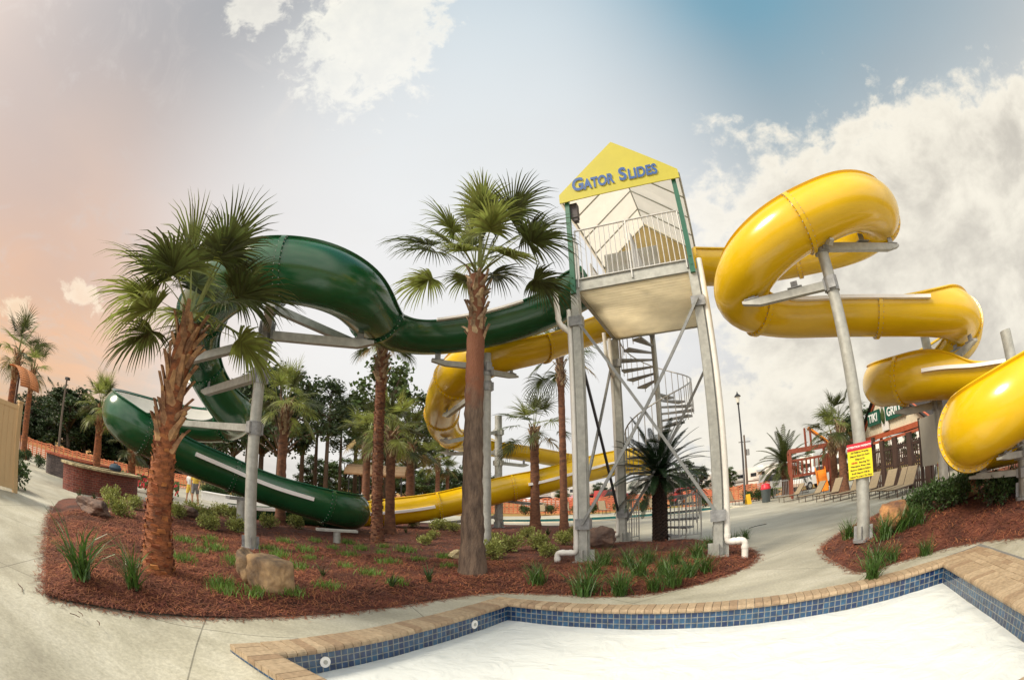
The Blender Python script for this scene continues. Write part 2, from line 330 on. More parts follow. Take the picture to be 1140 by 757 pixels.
def textmesh(txt, size, extrude=.004, bold=0., space=1.):
    cu = bpy.data.curves.new('lettering', 'FONT'); cu.body = txt; cu.size = size; cu.extrude = extrude; cu.offset = bold; cu.align_x = 'CENTER'; cu.align_y = 'CENTER'; cu.space_character = space
    o = bpy.data.objects.new('lettering', cu); COL.objects.link(o)
    dg = bpy.context.evaluated_depsgraph_get(); dg.update()
    me = bpy.data.meshes.new_from_object(o.evaluated_get(dg)); bpy.data.objects.remove(o)
    return me
def place_text(name, me, mt, parent, origin, xdir, updir, scale=(1, 1)):
    x = V(xdir).normalized(); y = V(updir).normalized(); n = x.cross(y).normalized()
    mx = Matrix((x*scale[0], y*scale[1], n)).transposed().to_4x4(); b = org(parent)
    mx.translation = V(origin)-b
    me = me.copy(); me.transform(mx); me.materials.clear(); me.materials.append(mt); me.name = name
    o = bpy.data.objects.new(name, me); COL.objects.link(o); o.parent = parent
    return o

# ================================================================= CAMERA
cam = bpy.data.cameras.new('camera'); co = bpy.data.objects.new('camera', cam); COL.objects.link(co); scn.camera = co
cam.type = 'PANO'; cam.sensor_width = 36; cam.sensor_fit = 'HORIZONTAL'
cam.panorama_type = 'FISHEYE_EQUISOLID'
cam.fisheye_lens = FPX/1140*36; cam.fisheye_fov = R(200)
co.location = (0, 0, EYE)
co.rotation_euler = (Matrix.Rotation(PITCH, 3, 'X') @ Matrix.Rotation(R(90), 3, 'X') @ Matrix.Rotation(-ROLL*-1, 3, 'Z')).to_euler()
cam.clip_end = 3000; cam.clip_start = .05

# ================================================================= SKY AND SUN
SUN_AZ, SUN_EL = -8., 36.
w = bpy.data.worlds.new('World'); scn.world = w; w.use_nodes = True
nt = w.node_tree; N = nt.nodes; L = nt.links; bg = N['Background']; bg.inputs[1].default_value = .10
sky = N.new('ShaderNodeTexSky'); sky.sky_type = 'NISHITA'; sky.sun_disc = False; sky.sun_elevation = R(44); sky.sun_rotation = R(-112); sky.dust_density = 2.5; sky.air_density = 1.0
tc = N.new('ShaderNodeTexCoord'); sep = N.new('ShaderNodeSeparateXYZ'); L.new(tc.outputs['Generated'], sep.inputs[0])
def math_(op, a, b=None, c=None, clamp=False):
    n = N.new('ShaderNodeMath'); n.operation = op; n.use_clamp = clamp
    for i, q in enumerate((a, b, c)):
        if q is None: continue
        if isinstance(q, (int, float)): n.inputs[i].default_value = q
        else: L.new(q, n.inputs[i])
    return n.outputs[0]
def mapr(x, a, b, c=0., d=1., sm=True):
    n = N.new('ShaderNodeMapRange'); n.interpolation_type = 'SMOOTHSTEP' if sm else 'LINEAR'
    for i, q in zip(range(1, 5), (a, b, c, d)):
        if isinstance(q, (int, float)): n.inputs[i].default_value = q
        else: L.new(q, n.inputs[i])
    L.new(x, n.inputs[0]); return n.outputs[0]
def mixc(f, a, b):
    n = N.new('ShaderNodeMixRGB')
    for i, q in enumerate((f, a, b)):
        if isinstance(q, tuple): n.inputs[i].default_value = (*q, 1)
        elif isinstance(q, (int, float)): n.inputs[i].default_value = q
        else: L.new(q, n.inputs[i])
    return n.outputs[0]
def dot(d):
    n = N.new('ShaderNodeVectorMath'); n.operation = 'DOT_PRODUCT'; L.new(tc.outputs['Generated'], n.inputs[0]); v = V(d).normalized(); n.inputs[1].default_value = v
    return n.outputs['Value']
def noi(scale, det, rough, dist=0., st=(1, 1, 1), loc=(0, 0, 0)):
    mp = N.new('ShaderNodeMapping'); mp.inputs['Scale'].default_value = st; mp.inputs['Location'].default_value = loc; L.new(tc.outputs['Generated'], mp.inputs[0])
    n = N.new('ShaderNodeTexNoise'); n.inputs['Scale'].default_value = scale; n.inputs['Detail'].default_value = det; n.inputs['Roughness'].default_value = rough; n.inputs['Distortion'].default_value = dist
    L.new(mp.outputs[0], n.inputs['Vector']); return n.outputs['Fac']
z = sep.outputs[2]; az_ = math_('ARCTAN2', sep.outputs[0], sep.outputs[1])
K = 7.7
def kc(r, g, b): return (r*K, g*K, b*K)
n1 = noi(2.6, 8, .58, .3, (1, 1, 2.0)); n2 = noi(7, 8, .6, .2, (1, 1, 1.4), (3, 1, 0)); n3 = noi(1.3, 5, .5, 0, (1, 1, 2.2), (5, 2, 1))
# high haze: warm white low down, grey-blue higher; pink to the left
veil_lo = mixc(mapr(az_, -1.15, -.35), kc(.98, .52, .24), kc(.90, .87, .83))
veil_lo = mixc(mapr(az_, .25, 1.2), veil_lo, kc(.72, .69, .58))
veil_md = mixc(mapr(az_, -1.2, -.2), kc(.74, .55, .43), kc(.84, .85, .86))
veil_md = mixc(mapr(az_, .15, .7), veil_md, kc(.72, .72, .68))
veil_hi = mixc(mapr(az_, -.9, -.1), kc(.42, .43, .43), kc(.52, .66, .74))
veil_hi = mixc(mapr(az_, .1, .9), veil_hi, kc(.19, .41, .53))
base = mixc(mapr(z, .12, .55), veil_lo, veil_md)
base = mixc(mapr(z, .42, .84), base, veil_hi)
base = mixc(mapr(n3, .35, .7, 0, .32), base, kc(.40, .40, .41))
wsp = noi(4.5, 9, .68, 1.2, (1, 1, 1.6), (9, 4, 2))
base = mixc(math_('MULTIPLY', mapr(wsp, .50, .72, 0, .45), mapr(az_, .1, -.7)), base, kc(.70, .64, .58))
skyc = mixc(.85, sky.outputs[0], base)
# streaky low cloud (right and centre)
streak = noi(2.2, 8, .62, .5, (1, 1, 7.), (1, 7, 2))
skyc = mixc(math_('MULTIPLY', mapr(streak, .40, .66, 0, .6), mapr(z, .30, .04)), skyc, kc(.55, .54, .49))
# the big cumulus on the right
def blob(azd, eld, wd, hd, soft=.25):
    a0, e0 = R(azd), R(eld)
    el = math_('ARCSINE', z)
    dx = math_('DIVIDE', math_('SUBTRACT', az_, a0), R(wd)); dz = math_('DIVIDE', math_('SUBTRACT', el, e0), R(hd))
    return math_('SQRT', math_('ADD', math_('MULTIPLY', dx, dx), math_('MULTIPLY', dz, dz)))
def box_blob(azd, eld, wd, hd, slope):
    el = math_('ADD', math_('ARCSINE', z), math_('MULTIPLY', math_('MAXIMUM', math_('SUBTRACT', az_, R(60)), 0.), slope))
    dx = math_('DIVIDE', math_('SUBTRACT', az_, R(azd)), R(wd)); dz = math_('DIVIDE', math_('SUBTRACT', el, R(eld)), R(hd))
    return math_('POWER', math_('ADD', math_('POWER', math_('ABSOLUTE', dx), 4.), math_('POWER', math_('ABSOLUTE', dz), 4.)), .25)
n4 = noi(24, 8, .6, .3, (1, 1, 1.3), (2, 2, 0))
nn = math_('ADD', math_('ADD', math_('MULTIPLY', n2, .75), math_('MULTIPLY', n1, .55)), math_('MULTIPLY', n4, .35))
nn4 = math_('ADD', math_('MULTIPLY', n4, 1.9), math_('MULTIPLY', n2, .5))
def cloud(base_, d, thr, soft, lit, shade, amt=1., nn_=None):
    f = math_('SUBTRACT', math_('ADD', nn_ or nn, thr), d)
    m = mapr(f, 0., soft, 0., amt)
    sh = mapr(f, .03, .55)
    return mixc(m, base_, mixc(math_('MULTIPLY', sh, mapr(n2, .25, .7)), lit, shade))
skyc = cloud(skyc, box_blob(64, 12, 46, 31, .42), .12, .16, kc(.94, .89, .77), kc(.60, .565, .50))
skyc = cloud(skyc, blob(-29, 57, 15, 12), -.08, .42, kc(1.0, .97, .84), kc(.74, .75, .70), .9, nn4)
skyc = cloud(skyc, blob(-54, 55, 7, 6), -.2, .4, kc(.95, .92, .82), kc(.78, .76, .70), .85, nn4)
skyc = cloud(skyc, blob(-57.5, 15.8, 5.5, 2.6), -.55, .35, kc(1.0, .86, .68), kc(.94, .72, .54), .9, nn4)
skyc = cloud(skyc, blob(-66, 11.6, 5, 2.2), -.55, .35, kc(1.0, .84, .62), kc(.93, .70, .50), .9, nn4)
glow = mapr(dot((sin(R(SUN_AZ))*cos(R(SUN_EL-6)), cos(R(SUN_AZ))*cos(R(SUN_EL-6)), sin(R(SUN_EL-6)))), .70, 1.0)
skyc = mixc(math_('MULTIPLY', glow, .60), skyc, kc(.96, .95, .93))
skyc = mixc(mapr(z, 0., -.05), skyc, kc(.30, .27, .22))
back = mixc(mapr(n1, .38, .62), kc(1.75, 1.66, 1.5), kc(1.15, 1.14, 1.12))  # unseen sky behind the camera, made brighter as added fill light
skyc = mixc(mapr(math_('ADD', sep.outputs[1], math_('MULTIPLY', z, -.25)), -.25, -.62), skyc, back)
L.new(skyc, bg.inputs[0])
sl = bpy.data.lights.new('sun', 'SUN'); sl.energy = 3.1; sl.angle = R(18); sl.color = (1., .88, .70)
so = bpy.data.objects.new('sun', sl); COL.objects.link(so)
SA, SE = R(-112), R(44)
sd = V((sin(SA)*cos(SE), cos(SA)*cos(SE), sin(SE)))
so.rotation_euler = sd.to_track_quat('Z', 'Y').to_euler(); so.location = (0, 0, 30)
vs = scn.view_settings; vs.view_transform = 'Standard'; vs.look = 'None'; vs.exposure = .42; vs.gamma = 1
scn.cycles.max_bounces = 8; scn.cycles.transparent_max_bounces = 12; scn.cycles.caustics_reflective = False; scn.cycles.caustics_refractive = False
try: scn.cycles.use_denoising = True
except Exception: pass

# ================================================================= GROUND, DECK, POOL
PA = V((-.09, 6.65, 0)); PB = V((5.28, 3.83, 0)); du = (PB-PA).normalized(); dv = V((du.y, -du.x, 0)).normalized()   # dv points to the camera side
dvl = V((-.543, -.84, 0)).normalized()
PC = PB + dvl*3.63; PD = PA + dvl*3.63         # inner corners of the pool
pool_in = [PA, PB, PC, PD]
def sheet(name, outer, holes, zf, mt, step=0, kind='structure', box=None):
    vs_ = []; es = []
    def ring(p):
        n = len(vs_); vs_.extend(V((q[0], q[1])) for q in p); es.extend((n+i, n+(i+1) % len(p)) for i in range(len(p)))
    ring(outer); [ring(h) for h in holes]
    if step:
        x0, x1, y0, y1 = box; y = y0
        while y < y1:
            x = x0
            while x < x1:
                if inside(x, y, outer) and not any(inside(x, y, h) for h in holes): vs_.append(V((x, y)))
                x += step
            y += step
    ov, oe, of, *_ = delaunay_2d_cdt(vs_, es, [], 0, 1e-4)
    mb = MB(); mb.v = [(p.x, p.y, zf(p.x, p.y)) for p in ov]
    for f in of:
        c = sum((ov[i] for i in f), V((0, 0)))/len(f)
        if inside(c.x, c.y, outer) and not any(inside(c.x, c.y, h) for h in holes):
            a, b, cc = ov[f[0]], ov[f[1]], ov[f[2]]
            mb.f.append(tuple(f) if (b-a).cross(cc-a) > 0 else tuple(reversed(f))); mb.m.append(0)
    o = mb.build(name, mt, smooth=True); tag(o, kind=kind); return o
def inside(x, y, poly):
    c = False; n = len(poly); j = n-1
    for i in range(n):
        xi, yi, xj, yj = poly[i][0], poly[i][1], poly[j][0], poly[j][1]
        if (yi > y) != (yj > y) and x < (xj-xi)*(y-yi)/(yj-yi)+xi: c = not c
        j = i
    return c
def edist(x, y, poly):
    best = 1e9; p = V((x, y)); n = len(poly)
    for i in range(n):
        a = V(poly[i][:2]); b = V(poly[(i+1) % n][:2]); d = b-a; t = max(0, min(1, (p-a).dot(d)/max(1e-9, d.length_squared)))
        best = min(best, (p-(a+d*t)).length)
    return best
def deckz(x, y):
    d = math.hypot(x+2.35, y-2.3)
    return -.22*math.exp(-(d/1.15)**2)
deck_out = [(-60, 24), (-60, 17), (-30, 9), (-22, 5), (-16, -2), (-14, -12), (22, -12), (40, 0), (40, 18), (26, 30), (18, 30.5), (10, 34), (-14, 34), (-30, 30)]
hole = [(-40, 20), (-40, 19), (-20, 8), (-12, -3), (-12, -10), (20, -10), (34, 0), (34, 15), (24, 27), (10, 31), (-14, 31), (-28, 27)]
far_pool = [(-.8, 26.5), (3, 25.6), (13, 24.6), (13.3, 28.2), (5.5, 29.4), (-.8, 29.6)]
g = sheet('ground', [(-900, -900), (900, -900), (900, 900), (-900, 900)], [hole], lambda x, y: -.06, M['field'])
cop = .30
def offs(p, a, b): return p
P_out = [PA - dvl*cop*.97 - du*cop, PB - dvl*cop*.97 + du*.80, PC + du*.80 + dvl*.4, PD + dvl*cop - du*cop]
deck = sheet('pool_deck', deck_out, [[tuple(p) for p in P_out], far_pool], deckz, M['concrete'], .5, box=(-5, 0, .8, 5))

pool = thing('swimming_pool', 'pool in the foreground with tan paver coping and blue waterline tiles', 'pool', (PA+PC)/2)
WZ = -.28
# tile walls (inside) and outer raised face on the low left side
def wall(mb, a, b, z0, z1):
    n = len(mb.v); l = (b-a).length; u0 = wall.u
    mb.v += [(a.x, a.y, z0), (b.x, b.y, z0), (b.x, b.y, z1), (a.x, a.y, z1)]; mb.f.append((n, n+1, n+2, n+3)); mb.m.append(0)
    mb.uv += [(u0, z0+2), (u0+l, z0+2), (u0+l, z1+2), (u0, z1+2)]; wall.u += l
wall.u = 0
mb = MB(); mb.uv = []
for a, b in ((PA, PB), (PB, PC), (PC, PD), (PD, PA)): wall(mb, b, a, -.36, -.052)
mb.build('tile_band', M['tile'], pool)
mb = MB(); mb.uv = []
o0, o3, o2 = P_out[0], P_out[3], P_out[2]
wall(mb, o0, o3, -.32, -.05); wall(mb, o3, PC+dvl*cop, -.32, -.05)
mb.build('outer_tile_band', M['tile'], pool)
mb = MB()
inn = [p for p in pool_in]
for a, b in ((PA, PB), (PB, PC), (PC, PD), (PD, PA)): mb.quad((b.x, b.y, -.9), (a.x, a.y, -.9), (a.x, a.y, -.36), (b.x, b.y, -.36))
mb.quad(*[(p.x, p.y, -.62) for p in reversed(inn)])
mb.build('basin', M['plaster'], pool)
# coping of separate pavers
def coping_run(mb, a, b, out, width, rows, ends=(0, 0), seed=1):
    r = random.Random(seed); d = (b-a).normalized(); l = (b-a).length; n = int(l/.108); st = l/n
    prof = [(-.035, -.028), (-.030, -.008), (-.012, .006), (.012, .010)]     # bullnose: (outward, z)
    for i in range(n):
        x0, x1 = i*st+.0035, (i+1)*st-.0035; dz = r.uniform(-.0015, .0015)
        ps = prof+[(width, .010+dz), (width, -.05), (-.028, -.05)]
        k = len(mb.v)
        for x in (x0, x1):
            for q, zz in ps:
                p = a+d*x+out*q; mb.v.append((p.x, p.y, zz+dz))
        m_ = len(ps)
        for j in range(m_): mb.f.append((k+j, k+(j+1) % m_, k+m_+(j+1) % m_, k+m_+j)); mb.m.append(0)
        mb.f.append(tuple(k+j for j in reversed(range(m_)))); mb.m.append(0); mb.f.append(tuple(k+m_+j for j in range(m_))); mb.m.append(0)
    for row in range(rows):
        q0 = width+.006+row*.108; n2_ = int(l/.215); s2 = l/n2_
        for i in range(-1, n2_+1):
            x0 = max(0, (i+(row % 2)*.5)*s2+.0035); x1 = min(l, (i+1+(row % 2)*.5)*s2-.0035)
            if x1-x0 < .03: continue
            dz = r.uniform(-.002, .002)
            mb.box(a+d*((x0+x1)/2)+out*(q0+.051)+V((0, 0, -.0205+dz)), (x1-x0, .102, .06), rz=atan2(d.y, d.x))
mb = MB(); nv = V((-du.y, du.x, 0)); nl = V((-dvl.y, dvl.x, 0))*-1
if nl.dot(du) > 0: nl = -nl
coping_run(mb, PA - du*.0, PB, nv, .26, 0, seed=1)
coping_run(mb, PA, PD, nl, .30, 0, seed=2)
coping_run(mb, PB, PC, -nl, .30, 4, seed=3)
coping_run(mb, PD - du*.30, PC, dvl, .30, 0, seed=4)
# corner pavers
for cpt, s1, s2 in ((PA, nl, nv), (PB, -nl, nv)):
    for i in range(2 if s1 is nl else 5):
        for j in range(2):
            mb.box(cpt+s1*(.07+.145*i)+s2*(.06+.135*j)+V((0, 0, -.022)), (.138, .128, .062), rz=atan2(du.y, du.x))
mb.build('coping', M['paver'], pool)
def fitting(u, v, par):
    p = G(u, v, -.17); t = (p-PA).dot(dvl); c = PA+dvl*t; c.z = -.165; inw = -nl
    m_ = MB(); m_.tube([c+inw*.002, c+inw*.012], .062, 20); m_.tube([c+inw*.012, c+inw*.02], .024, 12, m=1)
    return m_.build('return_fitting', [M['fitting'], M['steel']], par, smooth=True)
fitting(362, 737, pool); fitting(532.5, 696, pool)
mb = MB()
for i, ((a, b)) in enumerate([(PA, PB)]): pass
wn = 60
ca, cb, cc_, cd = [p.copy() for p in pool_in]
for i in range(wn+1):
    for j in range(40+1):
        s_, t_ = i/wn, j/40; p = (ca*(1-s_)+cb*s_)*(1-t_)+(cd*(1-s_)+cc_*s_)*t_
        zz = WZ + .012*noise.noise(V((p.x*1.6, p.y*2.4, 0))) + .006*noise.noise(V((p.x*5, p.y*6, 3)))
        mb.v.append((p.x, p.y, zz))
for i in range(wn):
    for j in range(40):
        k = i*41+j; mb.f.append((k, k+1, k+42, k+41)); mb.m.append(0)
tag(mb.build('pool_water', M['milky'], smooth=True), kind='structure')
# far pool
fp = thing('leisure_pool', 'teal pool behind the yellow slide and palms, edged with pale concrete', 'pool', (6, 27.5, 0))
mb = MB()
for i in range(len(far_pool)):
    a, b = far_pool[i], far_pool[(i+1) % len(far_pool)]; mb.quad((b[0], b[1], -.8), (a[0], a[1], -.8), (a[0], a[1], .0), (b[0], b[1], .0))
mb.quad(*[(x, y, -.7) for x, y in far_pool]); mb.build('basin', M['plaster_teal'], fp)
mb = MB()
for i in range(len(far_pool)):
    a, b = V((*far_pool[i], .02)), V((*far_pool[(i+1) % len(far_pool)], .02)); mb.beam(a, b, .3, .05)
mb.build('coping', M['siding'], fp)
mb = MB(); mb.quad(*[(x, y, -.10) for x, y in far_pool]); tag(mb.build('far_pool_water', M['teal']), kind='structure')

# ---- planting beds
bed1 = [(-8.26, 5.08), (-4.33, 2.53), (-3.68, 3.37), (-2.75, 4.55), (-1.91, 5.62), (-.83, 7.04), (-.3, 7.35), (.39, 7.28), (1.64, 6.61), (2.50, 6.68), (3.46, 7.10), (4.2, 7.6), (4.66, 8.19), (5.0, 9.0), (5.3, 10.4), (5.3, 11.8), (4.9, 12.7), (3.6, 12.9), (3.4, 14.5), (4.2, 17.5), (3.2, 21), (0, 23.5), (-5, 23.6), (-9, 20), (-11.2, 17.2), (-13.6, 13.2), (-12.4, 9.2), (-11.6, 7.5)]
bed2 = [(4.54, 4.85), (4.92, 5.83), (5.3, 6.75), (5.8, 7.5), (6.8, 8.3), (8.3, 9.1), (10.5, 9.9), (13, 9.6), (14.5, 7.5), (15, 4), (13, 1), (9, .2), (6.6, .8), (6.15, 1.9), (6.26, 2.9), (6.30, 3.6), (6.1, 4.2), (5.6, 4.62), (5.1, 4.8)]
bed3 = [(-19, 9.5), (-13.4, 6.0), (-12.2, 4.6), (-12.0, 2.2), (-13, 0), (-22, 0)]
def smoothpoly(p, it=2):
    for _ in range(it):
        q = []
        for i in range(len(p)):
            a, b = V(p[i]), V(p[(i+1) % len(p)]); q += [tuple(a*.75+b*.25), tuple(a*.25+b*.75)]
        p = q
    return p
b1s = smoothpoly(bed1[2:], 2); 
b1s = [bed1[0], bed1[1]] + [p for p in b1s if not (p[0] < -4.2 and p[1] < 4.6)]
# keep point order by angle round the bed's centre is not safe for a concave outline, so the sharp left corner is spliced in
b1s = None
def mound(poly, h, bw, x, y, seed):
    d = edist(x, y, poly); return .008 + h*sst(0, bw, d) + .03*sst(.05, .5, d)*(noise.noise(V((x*1.3, y*1.3, seed)))+.5*noise.noise(V((x*4, y*4, seed))))
def chaik(p, keep):
    q = []
    n = len(p)
    for i in range(n):
        a, b, c = V(p[i-1]), V(p[i]), V(p[(i+1) % n])
        if i in keep: q.append(tuple(b))
        else: q += [tuple(a*.25+b*.75), tuple(b*.75+c*.25)]
    return q
BP1 = chaik(chaik(bed1, {0, 1}), {0, 1}); BP2 = chaik(chaik(bed2, set()), set()); BP3 = chaik(bed3, set())
def bz1(x, y): return mound(BP1, .13, .7, x, y, 0)
def bz2(x, y): return mound(BP2, .17, .8, x, y, 5) + .22*sst(.3, 2.6, edist(x, y, BP2))
def bz3(x, y): return mound(BP3, .1, .6, x, y, 9)
def gz(x, y):
    if inside(x, y, BP1): return bz1(x, y)
    if inside(x, y, BP2): return bz2(x, y)
    if inside(x, y, BP3): return bz3(x, y)
    return deckz(x, y)
def GB(u, v):                      # where a photograph pixel meets the bed or deck surface
    zc = .1
    for _ in range(6):
        p = G(u, v, zc); zc = gz(p.x, p.y)
    p = G(u, v, zc); return V((p.x, p.y, gz(p.x, p.y)))
for nm, bp_, bz_, bx, st in (('mulch_bed', BP1, bz1, (-14, 6, 2, 24), .28), ('mulch_bed', BP2, bz2, (4, 15.5, 0, 10.5), .25), ('mulch_bed', BP3, bz3, (-22, -11, 0, 9), .5)):
    o = sheet(nm, bp_, [], bz_, M['mulch'], st, box=bx)
    if False: pass

# pine straw
mb = MB()
def straw(poly, zf, n, x0, x1, y0, y1, r):
    k = 0
    while k < n:
        x = r.uniform(x0, x1); y = y0+(y1-y0)*r.random()**1.7
        if not inside(x, y, poly): continue
        k += 1
        d = math.hypot(x, y); a = r.uniform(0, 2*pi); l = r.uniform(.08, .20); w_ = .0013+.00038*d
        zz = zf(x, y)+r.uniform(.002, .035); dz = r.uniform(-.35, .35)*l*.5
        dx, dy = cos(a)*l/2, sin(a)*l/2; px, py = -sin(a)*w_, cos(a)*w_; b_ = r.uniform(-.02, .02)
        n0 = len(mb.v)
        mb.v += [(x-dx-px, y-dy-py, zz-dz), (x-dx+px, y-dy+py, zz-dz), (x+py*0+b_*sin(a)+px, y-b_*cos(a)+py, zz+.012), (x+b_*sin(a)-px, y-b_*cos(a)-py, zz+.012), (x+dx+px, y+dy+py, zz+dz), (x+dx-px, y+dy-py, zz+dz)]
        mb.f += [(n0, n0+1, n0+2, n0+3), (n0+3, n0+2, n0+4, n0+5)]; mb.m += [0, 0]
rr = random.Random(3)
def spill(poly, n, r):
    segs = [(V(poly[i][:2]), V(poly[(i+1) % len(poly)][:2])) for i in range(len(poly))]
    segs = [q for q in segs if min(q[0].length, q[1].length) < 12]; tot = [(b-a).length for a, b in segs]
    for _ in range(n):
        a, b = r.choices(segs, tot)[0]; d = (b-a).normalized(); t_ = r.random(); o = abs(r.gauss(0, .07)); p = a.lerp(b, t_); nrm = V((d.y, -d.x))
        if inside(p.x+nrm.x*.05, p.y+nrm.y*.05, poly): nrm = -nrm
        x, y = p.x+nrm.x*o, p.y+nrm.y*o; an = r.uniform(0, 6.28); l = r.uniform(.05, .14); w_ = .0016+.0003*p.length; zz = deckz(x, y)+.006
        dx, dy, px, py = cos(an)*l/2, sin(an)*l/2, -sin(an)*w_, cos(an)*w_; k = len(mb.v)
        mb.v += [(x-dx-px, y-dy-py, zz), (x-dx+px, y-dy+py, zz), (x+dx+px, y+dy+py, zz+.004), (x+dx-px, y+dy-py, zz+.004)]; mb.f.append((k, k+1, k+2, k+3)); mb.m.append(0)
spill(BP1, 2600, rr); spill(BP2, 1400, rr)
straw(BP1, bz1, 56000, -9, 5.3, 2.5, 10, rr); straw(BP1, bz1, 14000, -13, 5, 9, 20, rr); straw(BP2, bz2, 24000, 4.5, 12, .5, 9.5, rr)
tag(mb.build('pine_straw', M['straw']), 'reddish brown pine straw scattered over the planting beds', 'pine straw', kind='stuff')

# twigs on the deck
for i, (u, v, a, l) in enumerate(((78, 683, .4, .12), (87, 681, -.2, .12), (108, 691, -.5, .12), (20, 650, -.3, .25), (834, 588, .35, .9))):
    p = G(u, v, .004); mb = MB(); q = p+V((cos(a)*l, sin(a)*l, 0)); mid = (p+q)/2+V((-sin(a), cos(a), 0))*l*.12
    mb.tube([p+V((0, 0, .006)), mid+V((0, 0, .007)), q+V((0, 0, .006))], .005 if i < 4 else .012, 5)
    tag(mb.build('twig' if i < 4 else 'drain_slot', M['twig'] if i < 4 else M['black'], loc=p),
        ('thin dry twig on the deck just off the corner of the mulch bed', 'thin dry twig beside the bed corner, second one out', 'curved dry twig lying farthest from the bed corner on the deck', 'long dark twig near the left edge of the deck', 'thin dark slot drain in the pale deck near the white pipe')[i], 'twig' if i < 4 else 'drain')

# ================================================================= SLIDES
def catmull(P, n=14):
    out = []
    for i in range(len(P)-1):
        p0, p1, p2, p3 = P[max(i-1, 0)], P[i], P[i+1], P[min(i+2, len(P)-1)]
        for k in range(n):
            t = k/n
            out.append(tuple(.5*((2*b)+(c-a)*t+(2*a-5*b+4*c-d)*t*t+(3*b-a-3*c+d)*t**3) for a, b, c, d in zip(p0, p1, p2, p3)))
    out.append(tuple(P[-1])); return out
def resample(Q, step):
    out = [Q[0]]; acc = 0
    for a, b in zip(Q, Q[1:]):
        d = (V(b[:3])-V(a[:3])).length; 
        while acc+d >= step:
            t = (step-acc)/d; a = tuple(x+(y-x)*t for x, y in zip(a, b)); out.append(a); d = (V(b[:3])-V(a[:3])).length; acc = 0
        acc += d
    return out
class Slide:
    def __init__(s, name, label, stations, rad, mt, seclen=3.0, smooth=3):
        # station: x, y, z(centre), left wrap deg, right wrap deg
        Q = resample(catmull(stations), .12)
        for _ in range(smooth):
            Q = [Q[0]] + [tuple((a+2*b+c)/4 for a, b, c in zip(Q[i-1], Q[i], Q[i+1])) for i in range(1, len(Q)-1)] + [Q[-1]]
        s.Q = Q; s.R = rad; s.mt = mt; s.root = thing(name, label, 'water slide', (Q[len(Q)//2][0], Q[len(Q)//2][1], 0))
        n = len(Q); s.fr = []
        for i in range(n):
            a, b = V(Q[max(i-1, 0)][:3]), V(Q[min(i+1, n-1)][:3]); T = (b-a).normalized(); Lf = V((-T.y, T.x, 0)).normalized(); U = T.cross(Lf).normalized(); U = U if U.z > 0 else -U
            s.fr.append((V(Q[i][:3]), T, Lf, U, Q[i][3], Q[i][4]))
        k = int(seclen/.12); cuts = list(range(0, n-1, k)); 
        if n-1-cuts[-1] < k//2 and len(cuts) > 1: cuts[-1] = n-1
        else: cuts.append(n-1)
        s.cuts = cuts
        for a, b in zip(cuts, cuts[1:]): s.section(a, b)
        for c in cuts: s.ring(c)
    def prof(s, i, r, NP=30):
        C, T, Lf, U, aL, aR = s.fr[i]; pts = []
        for j in range(NP+1):
            ph = R(aL + (-aR-aL)*j/NP); pts.append(C + r*(-cos(ph)*U + sin(ph)*Lf))
        return pts
    def lip(s, i, left, o=.05):
        C, T, Lf, U, aL, aR = s.fr[i]; ph = R(aL if left else -aR); d = -cos(ph)*U + sin(ph)*Lf; tang = (sin(ph)*U + cos(ph)*Lf)*(1 if left else -1)
        return [C+d*(s.R-.012), C+d*(s.R+o), C+d*(s.R+o)+tang*.035, C+d*(s.R-.012)+tang*.035]
    def section(s, a, b):
        mb = MB(); NP = 30; W = NP+1; n = b-a+1; k0 = 0
        for i in range(a, b+1): mb.v += [tuple(p) for p in s.prof(i, s.R)]
        for i in range(a, b+1): mb.v += [tuple(p) for p in s.prof(i, s.R-.025)]
        H = n*W
        for i in range(n-1):
            for j in range(NP):
                q = i*W+j; mb.f.append((q, q+W, q+W+1, q+1)); mb.m.append(0)
                q += H; mb.f.append((q, q+1, q+W+1, q+W)); mb.m.append(1)
        for i in (0, n-1):
            for j in range(NP): q = i*W+j; mb.f.append((q, q+1, q+1+H, q+H)); mb.m.append(0)
        for left in (True, False):
            k = len(mb.v)
            for i in range(a, b+1): mb.v += [tuple(p) for p in s.lip(i, left)]
            for i in range(n-1):
                for j in range(4): q = k+i*4+j; q2 = k+i*4+(j+1) % 4; mb.f.append((q, q2, q2+4, q+4)); mb.m.append(0)
            mb.f.append((k, k+1, k+2, k+3)); mb.m.append(0); e = k+(n-1)*4; mb.f.append((e, e+1, e+2, e+3)); mb.m.append(0)
        mb.build('slide_section', [s.mt, M['white_in']], s.root, smooth=True)
    def ring(s, i):
        C, T, Lf, U, aL, aR = s.fr[i]; mb = MB(); NP = 34; k = 0
        sec = [(-.002, -.045), (.055, -.045), (.055, .045), (-.002, .045)]
        for j in range(NP+1):
            ph = R(aL+(-aR-aL)*j/NP); d = -cos(ph)*U + sin(ph)*Lf
            mb.v += [tuple(C+d*(s.R+q)+T*t) for q, t in sec]
        for j in range(NP):
            for m_ in range(4): q = j*4+m_; q2 = j*4+(m_+1) % 4; mb.f.append((q, q2, q2+4, q+4)); mb.m.append(0)
        mb.f.append((0, 1, 2, 3)); mb.m.append(0); e = NP*4; mb.f.append((e, e+1, e+2, e+3)); mb.m.append(0)
        nb = int((aL+aR)/11)
        for j in range(nb+1):
            ph = R(aL-4+(-aR-aL+8)*j/nb); d = -cos(ph)*U + sin(ph)*Lf
            for sg in (-1, 1): mb.cyl(C+d*(s.R+.03)+T*sg*.045, C+d*(s.R+.03)+T*sg*.062, .013, 6, m=1)
        mb.build('joint_flange', [s.mt, M['steel']], s.root)
    def nearest(s, p):
        p = V(p); return min(range(len(s.fr)), key=lambda i: (s.fr[i][0]-p).length)
